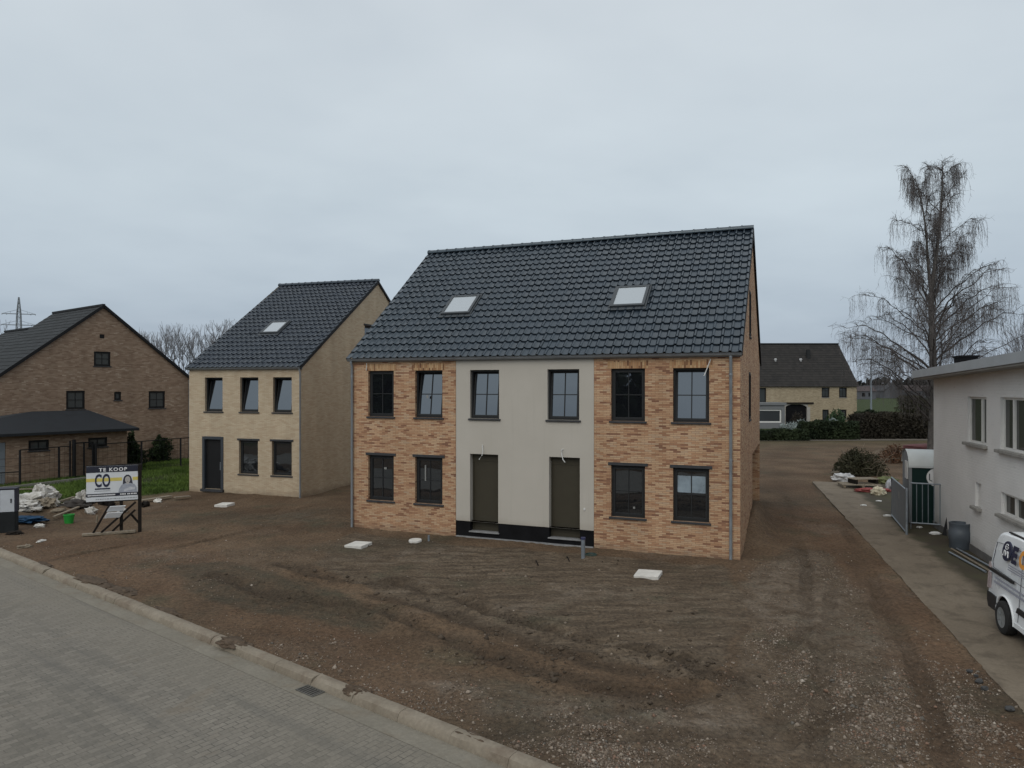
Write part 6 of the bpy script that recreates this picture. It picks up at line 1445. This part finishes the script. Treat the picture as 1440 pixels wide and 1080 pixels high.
b = MB(); b.box(-2.10, -2.03, -.80, .80, .32, .60); b.build('bumper', M['trim'], van, bevel=.02)
side_poly([(-2.035,.66),(-1.90,.68),(-1.88,.99),(-1.99,1.0)], .010, M['lamp'], 'tail_light'); side_poly([(-1.995,1.085),(-1.90,1.09),(-1.915,1.20),(-1.985,1.19)], .010, M['lamp'], 'tail_light')
b = MB(); b.tube([sd(-1.18+.40*math.cos(t), .31+.40*math.sin(t), .004) for t in np.linspace(-.1, math.pi+.1, 24)], .022, 6); b.build('arch_trim', M['paint'], van, smooth=60)
side_poly([(-.68,.56),(.85,.56),(.85,.64),(-.62,.66)], .012, M['trim'], 'side_strip'); side_poly([(-.76,.27),(.9,.27),(.9,.36),(-.78,.36)], .012, M['paint'], 'sill_panel')
b = MB(); b.tube([sd(-1.80,1.62,.001), sd(-1.2,1.66,.001), sd(-.2,1.67,.001)], .004, 4); b.tube([sd(-1.78,1.62,.001), sd(-1.84,1.22,.001), sd(-1.76,1.12,.001), sd(-.2,1.08,.001)], .006, 4); b.tube([sd(-.62,1.66,.001), sd(-.62,.40,.001)], .005, 4); b.tube([sd(.32,1.6,.001), sd(.30,.40,.001)], .005, 4); b.build('panel_seam', M['cab_side'], van)
b = MB(); b.box(-1.5, .1, -.68, -.64, 1.86, 1.885); b.build('roof_rail', M['trim'], van)
side_poly([(.36,1.10),(1.02,1.10),(.62,1.52),(.38,1.60)], .006, M['van_glass'], 'side_window'); 
b = MB(); b.face([(.40,-.62,1.745),(.40,.62,1.745),(1.20,.70,1.15),(1.20,-.70,1.15)]); b.T = I; ws = b.build('windscreen', M['van_glass'], van)
ws.location = (.045, 0, .03)
for s in (-1, 1): b = MB(); b.box(1.80, 2.0, s*.80-.06, s*.80+.04 if s > 0 else s*.80+.10, .66, .82); b.build('headlight', M['lamp'], van, bevel=.02)
# emblem, letters and small print on the side
def TV(x0, z0, d=.010): return lambda x, y: sd(x0+x, z0+y, d)
side_poly([(-1.30+.19*math.cos(2*math.pi*k/32), 1.545+.185*math.sin(2*math.pi*k/32)) for k in range(32)], .008, M['letter_navy'], 'round_emblem')
b = MB(); 
def stroke(pts, w=.011): b.tube([sd(x, z, .010) for x, z in pts], w, 5)
stroke([(-1.30+.06*math.cos(t), 1.625+.05*math.sin(t)) for t in np.linspace(.6, 6.4, 16)], .009); stroke([(-1.325,1.625),(-1.275,1.63)], .008)
stroke([(-1.42,1.44),(-1.385,1.545),(-1.345,1.545),(-1.30,1.46),(-1.255,1.545),(-1.215,1.545),(-1.18,1.44)], .013); b.build('emblem_figure', M['letter_white'], van)
text_mesh('lettering', 'E', .42, M['letter_navy'], TV(-.92, 1.545), van, 1, 1.12, .022)
M['orange'] = plain('orange_lettering', (.72,.30,.05), .5, .1, 4)
text_mesh('lettering', 'C', .42, M['orange'], TV(-.575, 1.545), van, 1, 1.0, .022)
b = MB(); rg_ = random.Random(9)
def print_row(x, z, h, xe):
    while x < xe: w = rg_.uniform(.02,.07); b.box(x, x+w, -hw_(z)-.009, -hw_(z)-.002, z, z+h); x += w+.014
for k in range(3): print_row(-1.12, 1.315-k*.042, .022, -.3)
print_row(-1.66, .935, .04, -.2); print_row(-1.70, .845, .045, -.2); b.build('small_print', plain('grey_lettering', (.30,.31,.36), .6, .1, 9), van)
b = MB(); b.tube([(-1.2,-.7,.31),(-1.2,.7,.31)], .05, 8); b.tube([(1.32,-.7,.31),(1.32,.7,.31)], .05, 8); b.build('axle', M['trim'], van)
